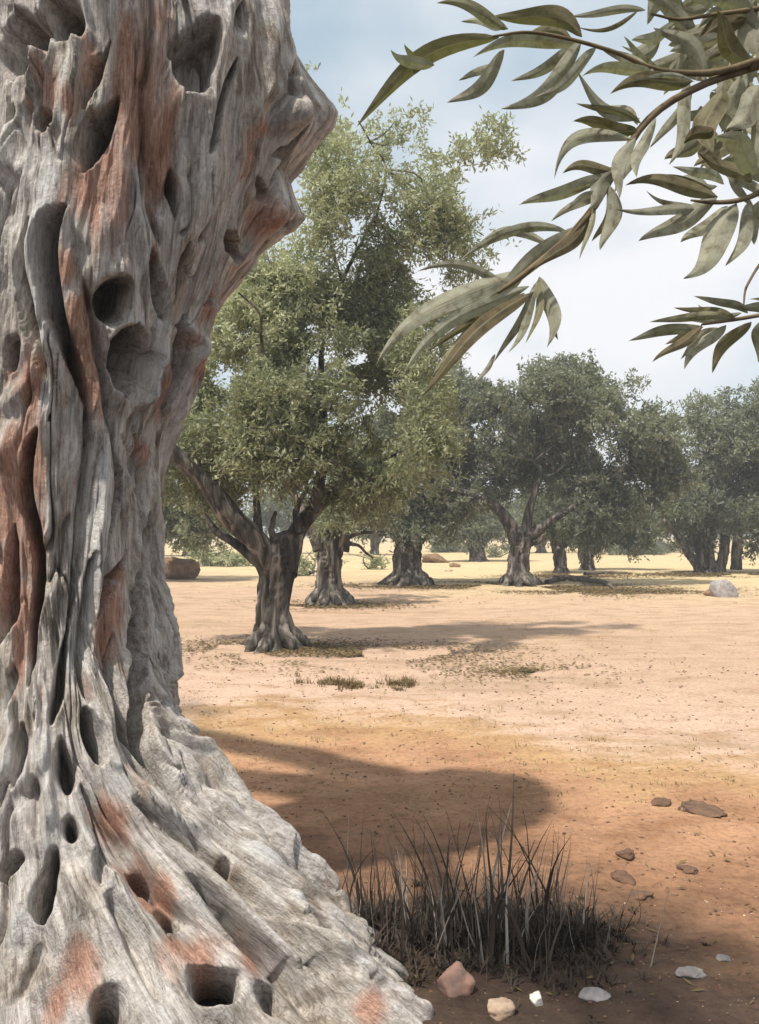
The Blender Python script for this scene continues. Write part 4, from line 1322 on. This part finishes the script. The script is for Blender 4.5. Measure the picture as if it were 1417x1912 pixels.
for n, (x, y, w, h, lab) in enumerate([(1172, 1618, 36, 18, 'dark earth clod, uppermost of the three in a column'), (1164, 1660, 40, 20, 'dark earth clod, middle of the three in a column'), (1196, 1690, 40, 16, 'dark earth clod, lowest of the three in a column'),
                                       (1236, 1520, 44, 12, 'flat dark clod on the orange earth, left of a longer one'), (1318, 1534, 70, 14, 'long flat dark clod on the orange earth by the right edge'), (1290, 1640, 34, 12, 'small brown clod right of the column of clods')]):
    rock('earth_clod', lab, 'clod', x, y, w, h, 'clod', 20 + n, .1, 'dark clods on the orange earth', rough=.5)
rock('rock', 'brown rock beside the thick single-stemmed olive trunk', 'rock', 815, 1064, 50, 26, 'brown_rock', 31, .15)
rock('rock', 'small brown rock on the pale ground right of the bigger one', 'rock', 851, 1072, 20, 12, 'brown_rock', 32, .1)
rock('rock', 'tiny pale brown rock on the dust between two trunks', 'rock', 838, 1080, 14, 7, 'stone_buff', 33, .1)
rock('rock', 'pale grey boulder with a dark cap near the right edge', 'rock', 1352, 1128, 42, 46, 'stone_grey', 34, .2)
rock('rock', 'dark stone leaning on the pale grey boulder', 'rock', 1340, 1112, 40, 22, 'brown_rock', 35, .2, D=ground_D(1126))

# the sawn log by the old trunk
LD = ground_D(1096)
kk = LD / FPX
lo = at(340, 1096, LD)
log = empty('log', (lo[0], lo[1], 0))
tag(log, 'short reddish brown sawn log lying on the pale ground beside the old trunk', 'log')
c0, c1 = at(290, 1074, LD + .3), at(364, 1078, LD)
obj('bark', tube_mesh('bark', [c0 - lo * [1, 1, 0], (c0 + c1) / 2 - lo * [1, 1, 0], c1 - lo * [1, 1, 0]], [21 * kk, 22 * kk, 19 * kk], rings=16, sides=20, flute=.15, seed=8), M['brown_rock'], log)
obj('cut_end', tube_mesh('cut_end', [c1 - lo * [1, 1, 0], c1 + np.array([.05, -.02, 0]) - lo * [1, 1, 0]], [15 * kk, 13 * kk], rings=3, sides=18, flute=.1, seed=8), M['dead_wood'], log)


def lying_branch(label, D, pts, rads, side):
    k = D / FPX
    P = []
    for (x, y), r in zip(pts, rads):
        d = ground_D(y) if y > 1080 else D
        p = at(x, y, d)
        p[2] = max(p[2], gz(p[0], p[1]) + r * k * .8)
        P.append(p)
    org = P[0].copy()
    org[2] = 0
    t = empty('fallen_branch', org)
    tag(t, label, 'branch', 'fallen branches on the ground')
    obj('stem', tube_mesh('stem', [p - org for p in P], [r * k for r in rads], rings=22, sides=10, flute=.2, seed=14, wob=.05), M['dead_wood'], t)
    for a, b, r in side:
        d = ground_D(a[1])
        A, B = at(a[0], a[1], d), at(b[0], b[1], d)
        A[2] = max(A[2], gz(A[0], A[1]) + .05)
        B[2] = max(B[2], gz(B[0], B[1]) + .05)
        obj('side_branch', tube_mesh('side_branch', [A - org, (A + B) / 2 - org + np.array([0, 0, .05]), B - org], [r * k, r * k * .8, r * k * .4], rings=8, sides=8, flute=.1, seed=3), M['dead_wood'], t)


lying_branch('crooked dead branch lying right of the round-crowned tree\'s trunk', ground_D(1102), [(1020, 1104), (1050, 1098), (1090, 1100), (1125, 1104), (1148, 1114)], [5, 6, 6, 5, 2], [((1050, 1100), (1035, 1090), 3), ((1090, 1102), (1105, 1090), 3), ((1075, 1102), (1062, 1092), 3)])
lying_branch('thin dead branch lying behind the crooked one', ground_D(1090), [(1092, 1090), (1130, 1087), (1180, 1086)], [4, 3.5, 1.5], [((1130, 1089), (1146, 1082), 2)])


# ------------------------------------------------------------------ grass
def blade_variant(seed, w=1.0):
    """one unit-high blade: tapering, bent, folded strip"""
    g = np.random.default_rng(seed)
    n = 8
    u = np.linspace(0, 1, n)
    bx = g.uniform(-.34, .34) * u**2.2 + g.uniform(-.06, .06) * np.sin(u * 5)
    by = g.uniform(-.25, .25) * u**2
    hw = .022 * w * (1 - u**1.6) + .0015
    V = []
    for k in range(n):
        V += [(bx[k] - hw[k], by[k], u[k]), (bx[k], by[k] + hw[k] * .7, u[k]), (bx[k] + hw[k], by[k], u[k])]
    F = []
    for k in range(n - 1):
        a = 3 * k
        F += [(a, a + 1, a + 4, a + 3), (a + 1, a + 2, a + 5, a + 4)]
    me = bpy.data.meshes.new('blade')
    me.from_pydata(V, [], F)
    me.polygons.foreach_set('use_smooth', np.ones(len(me.polygons), bool))
    me.materials.append(M['blade'])
    return me


BL = [blade_variant(500 + i, [.25, .36, .5, .75][i % 4]) for i in range(12)]


def grass_clump(label, px, py, wpx, hpx, n, seed, lean=.18):
    g = np.random.default_rng(seed)
    D = ground_D(py)
    k = D / FPX
    p = at(px, py, D)
    z0 = gz(p[0], p[1])
    t = empty('grass_clump', (p[0], p[1], z0))
    tag(t, label, 'grass', 'clumps of dead grass')
    for i in range(n):
        x = g.normal() * wpx * k * .36
        y = g.normal() * wpx * k * .30
        h = hpx * k * (0.18 + .82 * g.random() ** 1.9)
        o = obj('blade', BL[g.integers(len(BL))], None, t)
        o.location = (x, y, gz(p[0] + x, p[1] + y) - z0 - .015)
        o.scale = (h * g.uniform(.8, 1.3), h, h)
        o.rotation_euler = (g.normal() * lean, g.normal() * lean * .8 + x / (wpx * k) * .22, g.uniform(0, 6.28))
    return t


grass_clump('sparse dead grass clump nearest the old trunk\'s root', 700, 1762, 130, 260, 80, 1)
grass_clump('dark dead grass clump with a thick stalk, above the pinkish stone', 815, 1775, 140, 275, 110, 2)
grass_clump('tallest and palest dead grass clump, above the white pebble', 940, 1790, 170, 300, 165, 3)
grass_clump('low dead grass clump fading out right of the tallest one', 1055, 1775, 160, 190, 90, 4, .26)


def scatter_tufts(name, label, pts, mat, nb, hh, seed, cat=None):
    g = np.random.default_rng(seed)
    V, F = [], []
    for (x, y, s) in pts:
        z = gz(x, y)
        for _ in range(nb):
            a = g.uniform(0, 6.28)
            l = hh * s * g.uniform(.4, 1.2)
            d = np.array([math.cos(a) * .5, math.sin(a) * .5, g.uniform(.4, 1.2)])
            d /= np.linalg.norm(d)
            b = np.array([x + g.normal() * .03 * s, y + g.normal() * .03 * s, z - .005])
            sd = np.cross(d, [0, 0, 1])
            sd = sd / (np.linalg.norm(sd) + 1e-6) * hh * .035
            m = b + d * l * .55
            e = b + d * l + np.array([math.cos(a), math.sin(a), -.6]) * l * .2
            q = len(V)
            V += [b - sd, b + sd, m + sd * .7, m - sd * .7, e]
            F += [(q, q + 1, q + 2, q + 3), (q + 3, q + 2, q + 4)]
    me = bpy.data.meshes.new(name)
    me.from_pydata([tuple(v) for v in V], [], F)
    o = obj(name, me, M[mat])
    tag(o, label, cat, kind='stuff')
    return o


g = np.random.default_rng(5)
pts = []
for _ in range(450):
    cxg, cyg = [(-.02, 3.55), (.24, 3.5), (.5, 3.45), (.75, 3.5)][g.integers(4)]
    rg = abs(g.normal())
    ag = g.uniform(0, 6.28)
    pts.append((cxg + math.cos(ag) * rg * .20, cyg + math.sin(ag) * rg * .26, g.uniform(.5, 1.5) * math.exp(-rg * .55)))
scatter_tufts('dead_grass', 'short dark dead grass between the clumps', pts, 'burnt', 10, .13, 6, 'grass')
pts = []
for _ in range(2600):
    y = 5.0 * (14 ** g.random())
    x = g.uniform(-.5, .55) * y
    if fbm(np.array([x * .25]), np.array([y * .25]), 2.2, 2, 8)[0] > -.05:
        pts.append((x, y, g.uniform(.5, 1.3) * (0.6 + y / 40)))
scatter_tufts('straw', 'thin pale straw scattered over the ground', pts, 'straw', 6, .07, 7, 'straw')

pts = []
for _ in range(700):
    y = 4.6 * (8 ** g.random())
    x = g.uniform(-.4, .5) * y
    if fbm(np.array([x * .4]), np.array([y * .4]), 6.2, 3, 18)[0] > .12:
        pts.append((x, y, g.uniform(.4, 1.0) * (0.6 + y / 30)))
scatter_tufts('dry_weeds', 'small brown dry weeds dotted over the earth', pts, 'weed', 7, .06, 17, 'weeds')

# the brown weed patch on the pale dust
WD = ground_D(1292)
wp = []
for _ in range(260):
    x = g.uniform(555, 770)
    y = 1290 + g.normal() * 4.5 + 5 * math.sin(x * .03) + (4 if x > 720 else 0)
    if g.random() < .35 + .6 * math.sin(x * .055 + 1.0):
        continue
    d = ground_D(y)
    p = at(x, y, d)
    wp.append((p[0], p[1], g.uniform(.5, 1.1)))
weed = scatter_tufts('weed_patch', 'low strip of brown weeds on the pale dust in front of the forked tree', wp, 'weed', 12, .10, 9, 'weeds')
# leaf litter, shade flecks and pebbles
def pebbles(name, label, pts, mat, seed):
    g = np.random.default_rng(seed)
    base = rock_mesh('pebble', 1, .85, .6, seed, .35, 1)
    bv = np.array([v.co[:] for v in base.vertices])
    bf = np.array([p.vertices[:] for p in base.polygons])
    V, F = [], []
    for k, (x, y, s) in enumerate(pts):
        a = g.uniform(0, 6.28)
        c, s_ = math.cos(a), math.sin(a)
        q = bv * s * g.uniform(.7, 1.3, 3)
        q = np.stack([q[:, 0] * c - q[:, 1] * s_, q[:, 0] * s_ + q[:, 1] * c, q[:, 2]], -1) + [x, y, gz(x, y) + s * .15]
        V.append(q)
        F.append(bf + k * len(bv))
    bpy.data.meshes.remove(base)
    o = obj(name, mesh_np(name, np.vstack(V), np.vstack(F)), M[mat])
    return tag(o, label, 'gravel', kind='stuff')


def spread(n, y0, y1, s0, s1):
    out = []
    for _ in range(n):
        y = y0 * (y1 / y0) ** g.random()
        x = g.uniform(-.3, .5) * y
        out.append((x, y, g.uniform(s0, s1) ** 1.0 * (0.5 + y / 12)))
    return out


pebbles('gravel', 'pale pebbles strewn over the earth', spread(600, 3.0, 16, .002, .009), 'stone_buff', 3)
pebbles('gravel', 'brown crumbs of earth strewn over the ground', spread(2000, 2.9, 13, .002, .012), 'clod', 4)

# brown leaf flecks standing in for the shade bands of the trees
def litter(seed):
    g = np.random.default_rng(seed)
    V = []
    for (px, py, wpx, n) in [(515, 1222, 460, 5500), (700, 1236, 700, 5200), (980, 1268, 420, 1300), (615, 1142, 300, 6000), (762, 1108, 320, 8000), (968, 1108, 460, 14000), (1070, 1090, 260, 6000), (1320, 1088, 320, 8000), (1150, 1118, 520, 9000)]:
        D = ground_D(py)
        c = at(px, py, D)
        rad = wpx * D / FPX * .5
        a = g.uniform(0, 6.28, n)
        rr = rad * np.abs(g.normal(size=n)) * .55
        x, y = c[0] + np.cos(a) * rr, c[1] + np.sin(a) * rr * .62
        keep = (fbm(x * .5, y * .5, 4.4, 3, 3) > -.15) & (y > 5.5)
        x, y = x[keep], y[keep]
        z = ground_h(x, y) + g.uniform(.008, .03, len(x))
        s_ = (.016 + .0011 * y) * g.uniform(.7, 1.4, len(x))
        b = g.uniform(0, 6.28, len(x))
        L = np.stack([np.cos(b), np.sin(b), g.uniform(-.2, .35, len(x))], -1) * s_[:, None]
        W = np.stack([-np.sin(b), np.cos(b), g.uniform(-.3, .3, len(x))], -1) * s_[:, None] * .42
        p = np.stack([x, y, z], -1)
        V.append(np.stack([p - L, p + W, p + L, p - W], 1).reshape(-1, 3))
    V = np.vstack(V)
    o = obj('litter_and_shade', mesh_np('litter_and_shade', V, np.arange(len(V)).reshape(-1, 4), None, False), M['weed'])
    tag(o, 'brown leaf flecks standing in for shade under the trees', 'leaf litter', kind='stuff')


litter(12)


def dry_leaves(seed):
    """single dry leaves and twig scraps on the near earth"""
    g = np.random.default_rng(seed)
    n = 650
    y = 3.0 * (4.0 ** g.random(n))
    x = g.uniform(-.25, .48, n) * y
    keep = fbm(x * .8, y * .8, 1.1, 3, 6) > -.1
    x, y = x[keep], y[keep]
    z = ground_h(x, y) + .008
    s_ = .020 * g.uniform(.6, 1.5, len(x))
    b = g.uniform(0, 6.28, len(x))
    L = np.stack([np.cos(b), np.sin(b), g.uniform(-.15, .4, len(x))], -1) * s_[:, None]
    W = np.stack([-np.sin(b), np.cos(b), g.uniform(-.5, .5, len(x))], -1) * s_[:, None] * g.uniform(.1, .3, len(x))[:, None]
    p = np.stack([x, y, z], -1)
    V = np.stack([p - L, p + W, p + L, p - W], 1).reshape(-1, 3)
    o = obj('litter_and_shade', mesh_np('litter_and_shade', V, np.arange(len(V)).reshape(-1, 4), None, False), M['weed'])
    tag(o, 'dry leaves and twig scraps strewn over the near earth', 'leaf litter', kind='stuff')


dry_leaves(15)
